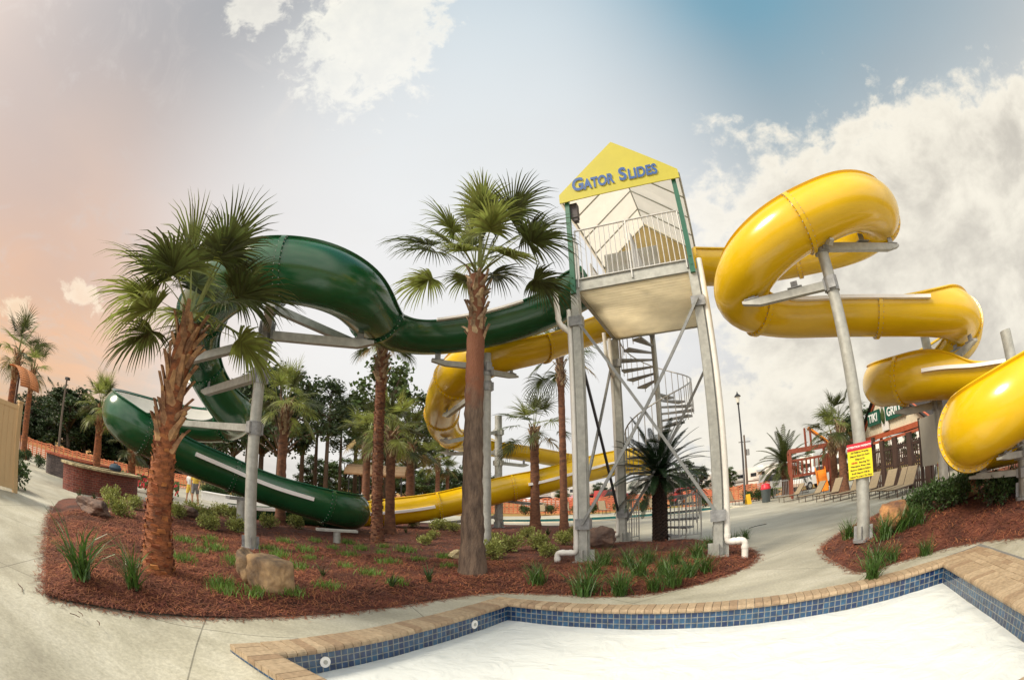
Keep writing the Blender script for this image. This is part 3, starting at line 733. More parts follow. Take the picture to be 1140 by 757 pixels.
    def strip(s, p0, p1, left, ang=90, h=.11, w=.11):
        a, b = s.nearest(p0), s.nearest(p1); mb = MB(); a, b = min(a, b), max(a, b)
        ph = R(ang if left else -ang)
        for i in range(a, b+1):
            C, T, Lf, U, _, _ = s.fr[i]; d = -cos(ph)*U + sin(ph)*Lf; p = C+d*s.R
            mb.v += [tuple(p+d*.002-U*h*.5), tuple(p+d*w-U*h*.5), tuple(p+d*w+U*h*.5), tuple(p+d*.002+U*h*.5)]
        for i in range(b-a):
            for j in range(4): q = i*4+j; q2 = i*4+(j+1) % 4; mb.f.append((q, q2, q2+4, q+4)); mb.m.append(0)
        mb.f.append((0, 1, 2, 3)); mb.m.append(0); e = (b-a)*4; mb.f.append((e, e+1, e+2, e+3)); mb.m.append(0)
        return mb.build('white_flange', M['strip'], s.root)

H_ = 142
def P3(u, v, D, l, r_):
    p = A(u, v, D); return (p.x, p.y, p.z, l, r_)
gs = [(1.85,10.75,6.80,108,95),(1.5,10.8,6.62,112,95),(.68,10.9,6.2,95,95),(-.56,11.0,5.85,92,92),(-1.8,10.95,5.65,90,95),(-2.6,10.55,5.55,90,130),(-3.05,9.85,5.5,90,H_),(-3.1,9.1,5.47,92,130),(-3.2,8.1,5.45,130,95),(-3.6,7.35,5.42,H_,90),(-4.3,6.98,5.4,H_,90),
 (-5.1,6.95,5.35,H_,90),(-6.0,7.3,5.22,H_,90),(-6.9,7.95,5.08,H_,90),(-7.7,8.8,4.90,H_,90),P3(222,393,12.9,130,90),P3(238,427,13.7,95,95),P3(256,454,14.3,90,120),P3(262,464,15.0,90,H_),P3(250,470,15.6,90,H_),P3(225,471,15.8,90,H_),P3(190,466,15.5,90,H_),P3(158,459,14.9,90,H_),P3(139,457,14.0,90,H_),P3(136,462,13.2,90,H_),
 P3(155,477,13.0,90,124),P3(200,499,13.5,90,116),P3(250,520,13.9,90,116),P3(290,536,14.1,90,116),P3(335,551,14.3,90,120),P3(378,564,14.8,90,132),P3(392,568,15.5,90,H_),P3(378,569,16.5,90,H_),P3(345,568,17.2,90,120),P3(300,566,17.6,92,92),P3(250,562,17.8,92,92)]
GS = Slide('green_water_slide', 'dark green open flume slide winding from the tower down to the left', gs, .62, M['green'], 3.1)
GS.strip(P3(214,503,13.4,0,0)[:3], P3(345,552,14.3,0,0)[:3], False, 88)
GS.strip((.4,10.95,6.1), (-2.0,10.9,5.6), True, 92, .05)
GS.strip(P3(340,568,17.2,0,0)[:3], P3(255,562,17.8,0,0)[:3], True, 90)
ys = [(3.6,12.6,7.0,92,92),(3.0,13.15,6.8,92,92),(1.9,13.1,6.4,92,92),(.76,12.75,5.9,92,92),(-.25,12.4,5.55,100,90),(-1.0,12.55,5.28,130,90),(-1.6,13.2,5.05,H_,90),(-2.05,14.3,4.82,H_,90),(-2.4,15.7,4.60,H_,90),(-2.7,17.6,4.34,H_,90),(-2.7,19.3,4.2,H_,90),(-2.2,20.8,4.1,H_,90),(-1.1,21.6,4.0,125,90),(.6,22.3,3.8,95,92),(3.4,23.5,3.35,95,92),(5.2,23.9,3.12,125,90),(6.3,23.4,2.98,H_,90),(6.7,23.2,2.92,H_,90),(6.5,22.3,2.86,H_,90),P3(704,512,21.6,H_,90),P3(660,520,21,H_,90),P3(600,536,20.3,H_,90),P3(560,544,20,H_,90),P3(490,561,19.6,H_,90),P3(430,569,19.2,H_,90),P3(380,571,19.0,120,92),P3(330,571,18.8,92,92)]
YL = Slide('yellow_water_slide', 'long yellow flume slide looping behind the palms left of the tower', ys, .60, M['yellow'], 3.3)
YL.strip(P3(690,513,21.4,0,0)[:3], P3(585,539,20.2,0,0)[:3], True, 88)
YL.strip(P3(482,562,19.5,0,0)[:3], P3(392,571,19,0,0)[:3], True, 88)
yr = [(4.5,9.75,6.98,95,95),(5.1,9.6,6.92,100,95),(6.2,9.2,6.85,130,90),(7.4,8.3,6.75,H_,90),(8.1,7.3,6.62,H_,90),(8.0,6.35,6.48,H_,90),(7.4,5.72,6.38,H_,90),(6.5,5.6,6.28,H_,90),(5.65,6.0,6.08,H_,90),(5.0,6.5,5.84,H_,90),(4.62,7.15,5.56,H_,90),(4.68,7.85,5.36,H_,90),(5.0,8.2,5.2,H_,90),(5.9,8.1,5.02,120,90),(7.0,7.35,4.78,92,92),(8.0,6.7,4.55,92,92),
 (8.9,6.15,4.35,90,110),(9.8,5.95,4.18,90,H_),(10.7,6.35,3.98,90,H_),(11.2,7.3,3.84,90,H_),(10.95,8.3,3.66,90,H_),(10.2,8.9,3.52,90,H_),(9.55,8.85,3.42,90,H_),(9.08,8.35,3.32,90,H_),(9.05,7.7,3.22,90,H_),(9.4,7.0,3.12,90,H_),(10.2,6.3,2.92,90,100),(11.0,5.6,2.80,92,92),(11.6,4.7,2.66,110,90),(11.5,3.6,2.5,H_,90),(10.7,2.9,2.35,H_,90),(9.6,2.6,2.2,H_,90),
 (8.3,2.6,2.05,H_,90),(7.3,2.9,1.92,H_,90),(6.75,3.35,1.8,H_,90),(6.6,3.95,1.68,H_,90),(7.0,4.4,1.56,H_,90),(7.8,4.5,1.45,H_,90),(8.8,4.3,1.34,H_,90),(10,3.9,1.25,H_,90),(12,3.4,1.18,120,90)]
YR = Slide('yellow_water_slide', 'bright yellow flume slide coiling from the tower down the right side', yr, .60, M['yellow'], 2.9, 4)
YR.strip((5.9,8.05,5.0), (8.75,6.25,4.38), False, 92, .07)
YR.strip((9.2,7.0,3.05), (11.1,5.5,2.8), False, 92, .08)

# ---- support poles
def pole(name, label, base, top, r, arms, slidearms=(), plates=True, taper=None):
    """arms: list of (z on the pole, end point, w, h, tip post height)"""
    t = thing(name, label, 'support pole', (base.x, base.y, base.z))
    mb = MB(); mb.tube([(base.x, base.y, base.z-.1), (base.x, base.y, base.z+(top-base.z)*.5), (base.x, base.y, top)], [r, r*.97, r*.93], 20); mb.build('pole', M['steel'], t, smooth=True)
    if plates:
        mb = MB(); mb.tube([(base.x, base.y, base.z-.02), (base.x, base.y, base.z+.03)], r*1.6, 18)
        for k in range(4):
            a = k*pi/2+.6; mb.box((base.x+cos(a)*r*1.22, base.y+sin(a)*r*1.22, base.z+.14), (r*.5, .015, .24), rz=a)
        mb.build('base_plate', M['steel_d'], t)
    for (z0, e, w_, h_, post) in arms:
        w_ *= .82; h_ *= .78
        e = V(e); s0 = V((base.x, base.y, z0)); d = (e-s0); d.z = 0; d.normalize(); s1 = s0+d*(r*.9)
        mb = MB(); z1 = e.z
        x = d.cross(V((0, 0, 1))).normalized(); L_ = (V((e.x, e.y, 0))-V((s1.x, s1.y, 0))).length
        # tapering box arm
        k = len(mb.v)
        for pt, hh in ((s1, h_), (V((e.x, e.y, z1))-d*min(.35, L_*.3), h_*.95), (V((e.x, e.y, z1)), h_*.35)):
            for sx, sz in ((-1, 0), (1, 0), (1, -1), (-1, -1)):
                mb.v.append(tuple(pt+x*sx*w_/2+V((0, 0, h_/2 if sz == 0 else h_/2-hh))))
        for i in range(2):
            for j in range(4): q = k+i*4+j; q2 = k+i*4+(j+1) % 4; mb.f.append((q, q2, q2+4, q+4)); mb.m.append(0)
        mb.f.append((k, k+1, k+2, k+3)); mb.m.append(0); mb.f.append((k+8, k+9, k+10, k+11)); mb.m.append(0)
        mb.build('support_arm', M['steel'], t)
        mb = MB(); mb.tube([(base.x, base.y, z0-h_*.9), (base.x, base.y, z0+h_*.9)], r*1.14, 20)
        for sg in (-1, 1): mb.box(s0+x*sg*r*1.25, (.05, r*1.1, h_*1.5), rz=atan2(x.y, x.x), m=0)
        mb.box(s0+d*r*1.15, (.04, w_*1.3, h_*1.4), rz=atan2(d.y, d.x))
        mb.build('clamp', M['steel_d'] if r < .16 else M['steel'], t, smooth=True)
        if post:
            for q_, ph_ in post:
                pp = e-d*q_; mb = MB(); mb.box((pp.x, pp.y, z1+h_/2+ph_/2), (.14, .02, ph_), rz=atan2(d.y, d.x)); mb.box((pp.x, pp.y, z1+h_/2+.012), (.3, .16, .02), rz=atan2(d.y, d.x)); mb.build('bracket', M['steel_d'], t)
    return t
def under(S, p, drop=.26):
    i = S.nearest(p); c = S.fr[i][0]; return V((c.x, c.y, c.z-S.R-drop))
def armto(S, p, extend=.3, base=None, drop=.24):
    e = under(S, p, drop); d = V((e.x-base.x, e.y-base.y, 0)).normalized(); return e+d*extend
b = GB(279, 610); bL = b
pole('slide_support_pole', 'tall grey steel pole behind the square boulder left of centre, holding up the green slide', b, 5.55, .128, [
    (armto(GS, (-3.1,9.0,5.4), .2, b).z, armto(GS, (-3.1,9.0,5.4), .2, b), .2, .24, [(.3, .2)]),
    (5.25, V((-3.5, 10.35, 5.0)), .2, .22, [(.3, .2)]),
    (4.75, armto(GS, (-4.3,6.9,5.4), .3, b), .2, .24, [(.35, .2)]),
    (4.45, V((-7.75, 8.55, 4.10)), .2, .24, [(.4, .15)]),
    (3.72, V(A(226, 438, 13.2)), .2, .24, [(.4, .2)]),
    (2.62, V(A(188, 470, 14.6)), .18, .2, [])])
b = GB(961, 604); bS = b
pole('slide_support_pole', 'grey steel pole carrying the yellow warning sign, holding the upper right yellow coil', b, 5.95, .125, [
    (5.52, armto(YR, (7.75,5.9,6.4), .35, b, .22), .16, .2, [(.2, .25), (1.1, .2)]),
    (4.75, armto(YR, (4.4,7.1,5.6), .35, b, .2), .16, .2, [(.2, .2), (1.1, .15)]),
    (5.62, V((5.75, 5.75, 5.42)), .12, .14, [])])
b = GB(542, 616)
pole('slide_support_pole', 'grey steel pole standing right behind the tallest centre palm', b, 5.15, .11, [
    (armto(GS, (-1.9,10.95,5.6), .1, b).z, armto(GS, (-1.9,10.95,5.6), .1, b), .15, .18, [(.15, .2)]),
    (4.68, armto(YL, (.1,12.4,5.5), .3, b, .2), .15, .18, [(.3, .2)]),
    (4.3, armto(YL, (-2.0,14.2,4.8), .3, b, .2), .15, .18, [(.3, .2)])], plates=True)
b = V((-.62, 20.4, 0)); b.z = gz(b.x, b.y)
pole('slide_support_pole', 'grey steel pole with side arms behind the low yellow run, between two palms', b, 5.1, .17, [
    (4.35, V((-2.7, 17.4, 3.6)), .17, .2, [(.3, .15)]),
    (3.45, V((-3.1, 20.0, 3.35)), .17, .2, [(.3, .2)]),
    (3.0, V((.7, 22.0, 2.95)), .15, .18, [(.3, .2)]),
    (.62, V((-3.4, 19.6, .30)), .15, .18, [(.3, .1)]),
    (1.35, V((1.3, 20.2, 1.15)), .15, .18, [(.3, .1)])])
b = V((3.4, 24.6, 0)); b.z = 0
pole('slide_support_pole', 'thin grey steel pole far behind the right-hand palm trunk, under the yellow slide', b, 3.6, .14, [(2.45, V((3.0, 23.2, 2.45)), .15, .18, [(.2, .1)])])
b = GB(375, 604)
t = thing('slide_support_post', 'short grey steel post under the lower end of the green slide', 'support post', b)
mb = MB(); mb.cyl((b.x, b.y, b.z-.1), (b.x, b.y, b.z+.30), .10, 16); mb.build('post', M['steel'], t, smooth=True)
mb = MB(); mb.box((b.x, b.y, b.z+.33), (1.1, .22, .06), rz=.6); mb.build('cap_plate', M['steel'], t)
for (u, v, D, zt, lab) in ((268, 592, 0, .98, 'grey steel post under the green run, just left of the big grey pole'),):
    b = GB(u, v); t = thing('slide_support_post', lab, 'support post', b)
    mb = MB(); mb.cyl((b.x, b.y, b.z-.1), (b.x, b.y, zt), .12, 16); mb.build('post', M['steel'], t, smooth=True)
    mb = MB(); mb.box((b.x, b.y, zt+.04), (.9, .2, .08), rz=1.2); mb.build('cap_plate', M['steel_d'], t)
b = GB(1052, 548); b = V((10.05, 7.35, 0)); b.z = gz(b.x, b.y)
pole('slide_support_pole', 'grey steel pole inside the middle right yellow coil', b, 4.55, .14, [
    (3.15, armto(YR, (9.8,5.95,4.1), .5, b, .2), .16, .2, [(.2, .15), (.8, .12)]),
    (2.45, armto(YR, (9.1,7.9,3.3), .15, b, .2), .16, .22, [(.3, .15)])])
b = V((7.75, 3.62, 0)); b.z = gz(b.x, b.y)
pole('slide_support_pole', 'stout grey steel pole at the right edge, inside the lowest yellow coil', b, 2.95, .125, [
    (.98, armto(YR, (6.75,3.5,1.75), .2, b, .10), .13, .13, [(.3, .1), (1.0, .1)]),
    (.70, armto(YR, (7.4,4.5,1.5), .2, b, .10), .13, .13, [(.3, .1)])])

# ================================================================= TOWER
FL = V((1.45, 9.61, 0)); dw = V((.903, -.43, 0)).normalized(); dd = V((.43, .903, 0)).normalized(); TW, TD = 2.72, 3.75
FR = FL+dw*TW; BL = FL+dd*TD; BR = FR+dd*TD
TZ = 6.04; tower = thing('slide_tower', 'tall steel slide tower with white canopy roof and yellow gable sign', 'slide tower', ((FL+BR)/2))
rzw = atan2(dw.y, dw.x)
def up(p, z): return V((p.x, p.y, z))
for p in (FL, FR, BL, BR):
    mb = MB(); mb.box((p.x, p.y, TZ/2-.05), (.17, .22, TZ+.1), rz=rzw); 
    mb.box((p.x, p.y, TZ/2-.05), (.21, .06, TZ+.098), rz=rzw)
    lg = mb.build('leg', M['steel'], tower)
    mb = MB(); mb.box((p.x, p.y, .14), (.42, .42, .03), rz=rzw)
    for a in range(4): mb.box((p.x+cos(rzw+a*pi/2)*.15, p.y+sin(rzw+a*pi/2)*.15, .27), (.12, .02, .26), rz=rzw+a*pi/2)
    mb.build('base_plate', M['steel'], lg)
mb = MB()                                                     # platform: joists, fascia, floor
cen = (FL+BR)/2
n = 24
for i in range(n):
    q = FL+dd*(TD*(i+.5)/n)+dw*TW/2; mb.box(up(q, TZ+.055), (TW-.12, TD/n*.95, .06), rz=rzw)
mb.build('platform_deck', M['deck_under'], tower)
mb = MB()
for a, c in ((FL, FR), (BL, BR), (FL, BL), (FR, BR)):
    d = (c-a).normalized(); 
    mb.beam(up(a, TZ+.10)-d*.0, up(c, TZ+.10)+d*.0, .07, .20); mb.beam(up(a, TZ+.26), up(c, TZ+.26), .05, .11)
mb.build('fascia', M['steel'], tower)
EV = 8.62
for p, k in ((FL, 1), (FR, 1), (BL, -1), (BR, -1)):
    mb = MB(); o_ = -dd*.13*k; mb.box(up(p+o_*1.0, (TZ+.02+EV)/2-.05), (.11, .09, EV-TZ+.1), rz=rzw)
    for dz in (.1, .3): mb.cyl(up(p+o_*1.36, TZ+dz), up(p+o_*1.46, TZ+dz), .02, 8)
    mb.build('roof_post', M['green_post'], tower)
def brace(a, b, m_, r=.03):
    mb = MB(); mb.beam(a, b, r*1.6, r*2.2); return mb.build('cross_brace', M[m_], tower)
f_ = -dd*.13
brace(up(FL, 5.35)+f_, up(FR, .95)+f_, 'rod', .027); brace(up(FL, .95)+f_*1.5, up(FR, 5.35)+f_*1.5, 'rod', .027)
brace(up(BL, 5.0), up(BR, .6), 'rod_dark', .032); brace(up(BL, .6)+dd*.06, up(BR, 5.0)+dd*.06, 'rod', .032)
s_ = -dw*.12
brace(up(FL, 5.2)+s_, up(BL, .9)+s_, 'rod_dark', .034); brace(up(FL, .9)+s_*1.5, up(BL, 5.2)+s_*1.5, 'rod', .034)
for p in (FL, FR, BL, BR):
    for zz in (.95, 5.3): mb = MB(); mb.box(up(p, zz)-dd*.06, (.30, .20, .22), rz=rzw); mb.build('gusset_plate', M['steel_d'], tower)
# guard rails
def railing(a, b, z0, z1, par, nb=None, nm='railing', thick=.012):
    d = b-a; l = d.length; mb = MB(); d = d.normalized()
    mb.tube([up(a, z1), up(b, z1)], .024, 8); mb.tube([up(a, z0+.1), up(b, z0+.1)], .018, 8)
    nb = nb or int(l/.115)
    for i in range(1, nb): q = a+d*l*i/nb; mb.cyl(up(q, z0+.1), up(q, z1), thick, 5)
    for q in (a, (a+b)/2, b): mb.cyl(up(q, z0-.1), up(q, z1), .022, 8)
    return mb.build(nm, M['rail'], par, smooth=True)
FZ = TZ+.18
e_ = dw*.1
railing(FL+e_-dd*.05, FR-e_-dd*.05, FZ, 7.62, tower)
railing(FR+dd*.12+dw*.04, FR+dd*.75+dw*.04, FZ, 7.62, tower); railing(FR+dd*1.95+dw*.04, BR-dd*.1+dw*.04, FZ, 7.62, tower)
railing(FL+dd*.1-dw*.04, FL+dd*.55-dw*.04, FZ, 7.62, tower); railing(FL+dd*1.7-dw*.04, BL-dd*.9-dw*.04, FZ, 7.62, tower)
railing(BL+dw*.9, BR-dw*.9, FZ, 7.62, tower)
# middle handrail across the platform between the two slide starts
railing(cen-dd*1.4, cen+dd*.2, FZ, 7.55, tower)
# canopy roof
RIDGE = 9.95; oh = .16
def eaveL(t): return up(FL+dd*(t)-dw*oh, EV)
def eaveR(t): return up(FR+dd*(t)+dw*oh, EV)
def ridge(t): return up((FL+FR)/2+dd*t, RIDGE)
t0, t1 = -.2, TD+.2
mb = MB(); ns = 10
for i in range(ns):
    ta, tb = t0+(t1-t0)*i/ns, t0+(t1-t0)*(i+1)/ns
    for e in (eaveL, eaveR):
        for k in range(6):
            f0, f1 = k/6, (k+1)/6
            def pt(t, f):
                p = e(t).lerp(ridge(t), f); p.z -= .05*sin(pi*f)*abs(sin(pi*(t-t0)/(t1-t0)*4)); return p
            mb.quad(pt(ta, f0), pt(tb, f0), pt(tb, f1), pt(ta, f1))
me_o = mb.build('canopy_roof', M['canvas'], tower, smooth=True)
mb = MB()
for i in range(5):
    t = t0+.06+(t1-t0-.12)*i/4
    for e in (eaveL, eaveR): mb.tube([e(t)-V((0, 0, .07)), ridge(t)-V((0, 0, .09))], .02, 6)
mb.tube([ridge(t0)-V((0, 0, .09)), ridge(t1)-V((0, 0, .09))], .02, 6)
for e in (eaveL, eaveR): mb.tube([e(t0)-V((0, 0, .05)), e(t1)-V((0, 0, .05))], .03, 6)
mb.build('roof_frame', M['steel'], tower)
mb = MB()
for e in (eaveL, eaveR):
    mb.quad(e(t0)+V((0, 0, .0)), e(t1), e(t1)-V((0, 0, .22)), e(t0)-V((0, 0, .22)))
mb.build('side_valance', M['canvas'], tower)
# gable signs front and back
def gable(t, front):
    a, b_, c = eaveL(t), eaveR(t), ridge(t)+V((0, 0, .06)); n_ = -dd*.03 if front else dd*.03
    a, b_ = a-V((0, 0, .22)), b_-V((0, 0, .22)); a2, b2 = a+V((0, 0, .26)), b_+V((0, 0, .26))
    mb = MB(); k = 0; pts = [a, b_, b2, c, a2]
    mb.v = [tuple(p) for p in pts]+[tuple(p+n_) for p in pts]
    mb.f = [tuple(range(5)), tuple(reversed(range(5, 10)))]+[(i, (i+1) % 5, (i+1) % 5+5, i+5) for i in range(5)]; mb.m = [0]*7
    return mb.build('gable_sign', M['canvas_y'], tower)
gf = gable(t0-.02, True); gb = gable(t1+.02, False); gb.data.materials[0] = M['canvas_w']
sg = ((eaveL(t0)+eaveR(t0))/2)-dd*.065
def letters(txt, size, x, z, sc, bold):
    me = textmesh(txt, size, .006, bold)
    place_text('lettering', me, M['white_letter'], gf, sg+dw*x+V((0, 0, z)), dw, (0, 0, 1), sc)
    me2 = textmesh(txt, size, .008, bold*.8)
    place_text('lettering', me2, M['blue_letter'], gf, sg+dw*x+V((0, 0, z))-dd*.008, dw, (0, 0, 1), sc)
letters('G', .54, -1.00, .20, (.80, 1), .019); letters('ATOR', .43, -.46, .15, (.66, 1), .017)
letters('S', .54, .16, .20, (.80, 1), .019); letters('LIDES', .43, .66, .15, (.70, 1), .017)
# translucent white part of the rear gable, set as its own panel; speaker
mb = MB(); pb = BL+dw*.0-dd*.35; mb.box(up(pb+dw*.85, 8.25), (1.7, .03, 1.0), rz=rzw); mb.build('rear_gable_panel', M['grey_panel'], tower)
mb = MB(); sp = up(FL+dw*.14-dd*.02, 8.2)
mb.box(sp, (.18, .18, .42), rz=rzw); mb.box(sp+dw*.02-V((0, 0, .25)), (.12, .14, .10), rz=rzw); mb.build('loudspeaker', M['speaker'], tower)
# PVC pipes
def pipe(pts, r=.062, parent=tower, rnd_=True):
    P_ = [V(p) for p in pts]; out = [P_[0]]
    for i in range(1, len(P_)-1):
        a, b_, c = P_[i-1], P_[i], P_[i+1]; q = .09
        p0, p1 = b_+(a-b_).normalized()*q, b_+(c-b_).normalized()*q
        for k in range(6): t = k/5; out.append(p0*(1-t)**2+b_*2*t*(1-t)+p1*t*t)
    out.append(P_[-1]); mb = MB(); mb.tube(out, r, 14)
    for i in range(1, len(P_)-1):
        for o2 in (P_[i-1], P_[i+1]):
            d = (o2-P_[i]).normalized(); mb.tube([P_[i]+d*.10, P_[i]+d*.16], r*1.13, 14)
    return mb.build('drain_pipe', M['pvc'], parent, smooth=True)
a = FL-dw*.17-dd*.02; pipe([up(a, 5.62), up(a, .33), up(a-dw*.42, .33), up(a-dw*.42, .08)])
a = FR+dw*.17-dd*.02; pipe([up(a, 6.3), up(a, .40), up(a+dw*.36, .40), up(a+dw*.36, .02)], .068)
a = BL-dw*.15; pipe([up(a, 5.0), up(a, .32), up(a-dw*.55, .32), up(a-dw*.55, .06)])
a = FL-dw*.17-dd*.02; pipe([up(a-dw*.25-dd*.2, 6.1), up(a-dw*.22-dd*.1, 5.3), up(a, 5.08)], .062)
a = BL-dw*.1; pipe([up(a-dd*.9, 6.0), up(a-dd*.8, 5.35), up(a, 4.9)], .055)
a = BL-dw*.1; pipe([up(a-dd*.3, 6.0), up(a-dd*.3, 5.2)], .055)

# ---- spiral stair
SC = V((4.42, 13.45, 0)); stair = thing('spiral_staircase', 'grey metal spiral staircase behind the tower with baluster railing', 'staircase', SC)
mb = MB(); mb.cyl(up(SC, -.02), up(SC, FZ+.9), .085, 16); mb.build('centre_post', M['steel'], stair, smooth=True)
NS = 29; a0 = atan2(BR.y-SC.y, BR.x-SC.x)-R(30)
rise = FZ/NS; da = R(25.); SR = 1.08; rp = []
ax0 = R(-150)-da*(NS-1)+R(40)
for i in range(NS):
    a = ax0+da*i; zz = rise*(i+1); mb = MB(); tw = da*.62
    pts = [(.08, a-tw*.5), (SR, a-tw*.5), (SR, a+tw*.6), (.08, a+tw*1.0)]
    P_ = [V((SC.x+r_*cos(q), SC.y+r_*sin(q), zz)) for r_, q in pts]; k = len(mb.v)
    mb.v = [tuple(p) for p in P_]+[tuple(p-V((0, 0, .06))) for p in P_]; mb.f = [(0, 1, 2, 3), (7, 6, 5, 4)]+[(j, 4+j, 4+(j+1) % 4, (j+1) % 4) for j in range(4)]; mb.m = [0]*6
    mb.build('step', M['steel_d'], stair)
mb = MB(); top = []
for i in range(NS*2):
    a = ax0+da*i/2+R(6); zz = rise*(i/2+1); q = V((SC.x+SR*cos(a), SC.y+SR*sin(a), zz)); mb.cyl(q-V((0, 0, .05)), q+V((0, 0, .95)), .013, 5); top.append(q+V((0, 0, .95)))
mb.tube(top, .022, 8); mb.build('railing', M['rail'], stair, smooth=True)
ga = SC+V((.2, -.9, 0)); gt = thing('stair_gate_railing', 'straight grey railing panel beside the foot of the spiral stair', 'railing', V((5.0, 13.9, 0)))
p0, p1 = G(738, 596, .0), G(769, 598, .0)
railing(V((4.55, 13.2, 0)), V((5.45, 13.0, 0)), .02, 1.32, gt, nm='railing_panel', thick=.014)
railing(V((3.3, 13.9, 0)), V((3.9, 14.4, 0)), .02, 1.3, gt, nm='railing_panel', thick=.014)

# ================================================================= SIGN ON POLE
sgp = V((bS.x, bS.y, 0)); tc_dir = V((-sgp.x, -sgp.y, 0)).normalized(); xd = V((-tc_dir.y, tc_dir.x, 0)); yaw = R(-6)
xd = Matrix.Rotation(yaw, 3, 'Z') @ xd; nd = xd.cross(V((0, 0, 1)))
if nd.dot(tc_dir) < 0: nd = -nd
if xd.dot(V((1, -1, 0))) < 0: xd = -xd
sc_ = sgp+nd*.15+V((0, 0, 1.58)); sgn = thing('warning_sign', 'yellow and red notice for parents fixed to the pole beside the walkway', 'sign', sc_)
mb = MB(); rz_ = atan2(xd.y, xd.x); mb.box(sc_, (.46, .012, .59), rz=rz_); mb.build('panel', M['sign_yellow'], sgn)
mb = MB(); mb.box(sc_+V((0, 0, .235))+nd*.004, (.462, .012, .12), rz=rz_); mb.build('header', M['sign_red'], sgn)
def sgtext(t, s, z, m_, b=0., dx=0.): place_text('lettering', textmesh(t, s, .001, b), M[m_], sgn, sc_+nd*.0115+V((0, 0, z))+xd*dx, xd, (0, 0, 1))
sgtext('ATTENTION PARENTS!', .045, .235, 'white_letter', .0012)
for i, t in enumerate(('All Children Wearing', 'Diapers Must Use Swim', 'Diapers Or', '', 'Waterpark. Please Also', 'Shower Children Before', 'Small Diapers Will Be', 'Asked To Leave The Park')):
    if t: sgtext(t, .039, .143-i*.058, 'ink', .0010)
sgtext('NEVER', .039, .143-3*.058, 'red_ink', .0012, -.11); sgtext('Entering The', .039, .143-3*.058, 'ink', .001, .08)

# ================================================================= PALMS
def two_tone(name, low, high, z0, z1):
    m = low.copy(); m.name = name; nt_ = m.node_tree; N_ = nt_.nodes; L_ = nt_.links; b_ = N_['Principled BSDF']
    src = b_.inputs['Base Color'].links[0].from_socket; tc_ = N_.new('ShaderNodeTexCoord'); sp_ = N_.new('ShaderNodeSeparateXYZ'); mr_ = N_.new('ShaderNodeMapRange')
    n_ = N_.new('ShaderNodeTexNoise'); n_.inputs['Scale'].default_value = 5; ad = N_.new('ShaderNodeMath'); L_.new(tc_.outputs['Object'], n_.inputs['Vector'])
    L_.new(tc_.outputs['Object'], sp_.inputs[0]); L_.new(sp_.outputs[2], ad.inputs[0]); L_.new(n_.outputs['Fac'], ad.inputs[1]); L_.new(ad.outputs[0], mr_.inputs[0]); mr_.inputs[1].default_value = z0+.5; mr_.inputs[2].default_value = z1+.5
    mx_ = N_.new('ShaderNodeMixRGB'); L_.new(mr_.outputs[0], mx_.inputs[0]); L_.new(src, mx_.inputs[1]); mx_.inputs[2].default_value = (*high, 1); L_.new(mx_.outputs[0], b_.inputs['Base Color']); return m
M['fibre_two'] = two_tone('palm_trunk_grey_to_red', M['fibre_grey'], (.19, .075, .040), 3.0, 3.6)
def frond(mb, base, az_f, el, petl, R_, rg, n=38, droop=.35, mleaf=0, mpet=1):
    d = V((cos(az_f)*cos(el), sin(az_f)*cos(el), sin(el))); side = V((-sin(az_f), cos(az_f), 0))
    pts = []; p = V(base); dirc = d.copy()
    for k in range(5):
        pts.append(p.copy()); p = p+dirc*petl/4; dirc = (dirc+V((0, 0, -.05-.05*cos(el)))).normalized()
    w0 = .028
    for k in range(4):
        a, b_ = pts[k], pts[k+1]; w1, w2 = w0*(1-.15*k), w0*(1-.15*(k+1)); mb.quad(a-side*w1, b_-side*w2, b_+side*w2, a+side*w1, m=mpet)
    hub = pts[-1]; ax = dirc; nrm = side.cross(ax).normalized()
    if nrm.z < 0: nrm = -nrm
    tilt = rg.uniform(-.5, .5); side2 = (side*cos(tilt)+nrm*sin(tilt)).normalized(); nrm = side2.cross(ax).normalized(); nrm = nrm if nrm.z > 0 else -nrm
    for i in range(n):
        th = (i/(n-1)-.5)*R(205); f = abs(i/(n-1)-.5)*2
        ld = (ax*cos(th)+side2*sin(th)+nrm*(.18*f)).normalized(); ln = R_*(1.0-.42*f**2)*rg.uniform(.88, 1.08); st = hub+ax*R_*.30*(1-f)*.7
        if i and rg.random() < .04: continue
        g0 = st; wv = ld.cross(nrm).normalized()
        wv = (wv*cos(rg.uniform(-.5, .5))+nrm*sin(rg.uniform(-.5, .5))).normalized()
        prev = g0; pw = .012; d_ = ld.copy(); dr = droop*rg.uniform(.6, 1.5)
        for k, (t, ww) in enumerate(((.3, .021), (.55, .018), (.8, .009), (1., .0012))):
            dt = t-(0, .3, .55, .8)[k]
            nx = prev+d_*ln*dt; d_ = (d_+V((0, 0, -dr*(.25+.9*t*t)))).normalized()
            mb.quad(prev-wv*pw, nx-wv*ww, nx+wv*ww, prev+wv*pw, m=mleaf); prev = nx; pw = ww
def crown_mesh(seed, n, lit=False, R_=.95, petl=.95, nl=38, lo=-45, hi=85, dry=.12):
    rg = random.Random(seed); mb = MB()
    for i in range(n):
        f = i/(n-1); el = R(hi-(hi-lo)*f**1.1+rg.uniform(-8, 8)); a = i*2.39996+rg.uniform(-.3, .3)
        ml = 2 if (f > .82 and rg.random() < dry*4) else (3 if rg.random() < .3 else 0)
        frond(mb, V((cos(a)*.08, sin(a)*.08, -.25*f)), a, el, petl*rg.uniform(.6, 1.2), R_*rg.uniform(.8, 1.15), rg, nl, .36+.32*f, ml, 1)
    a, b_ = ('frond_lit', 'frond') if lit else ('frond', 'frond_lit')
    return mb.mesh('crown', [M[a], M['petiole'], M['frond_dry'], M[b_]])
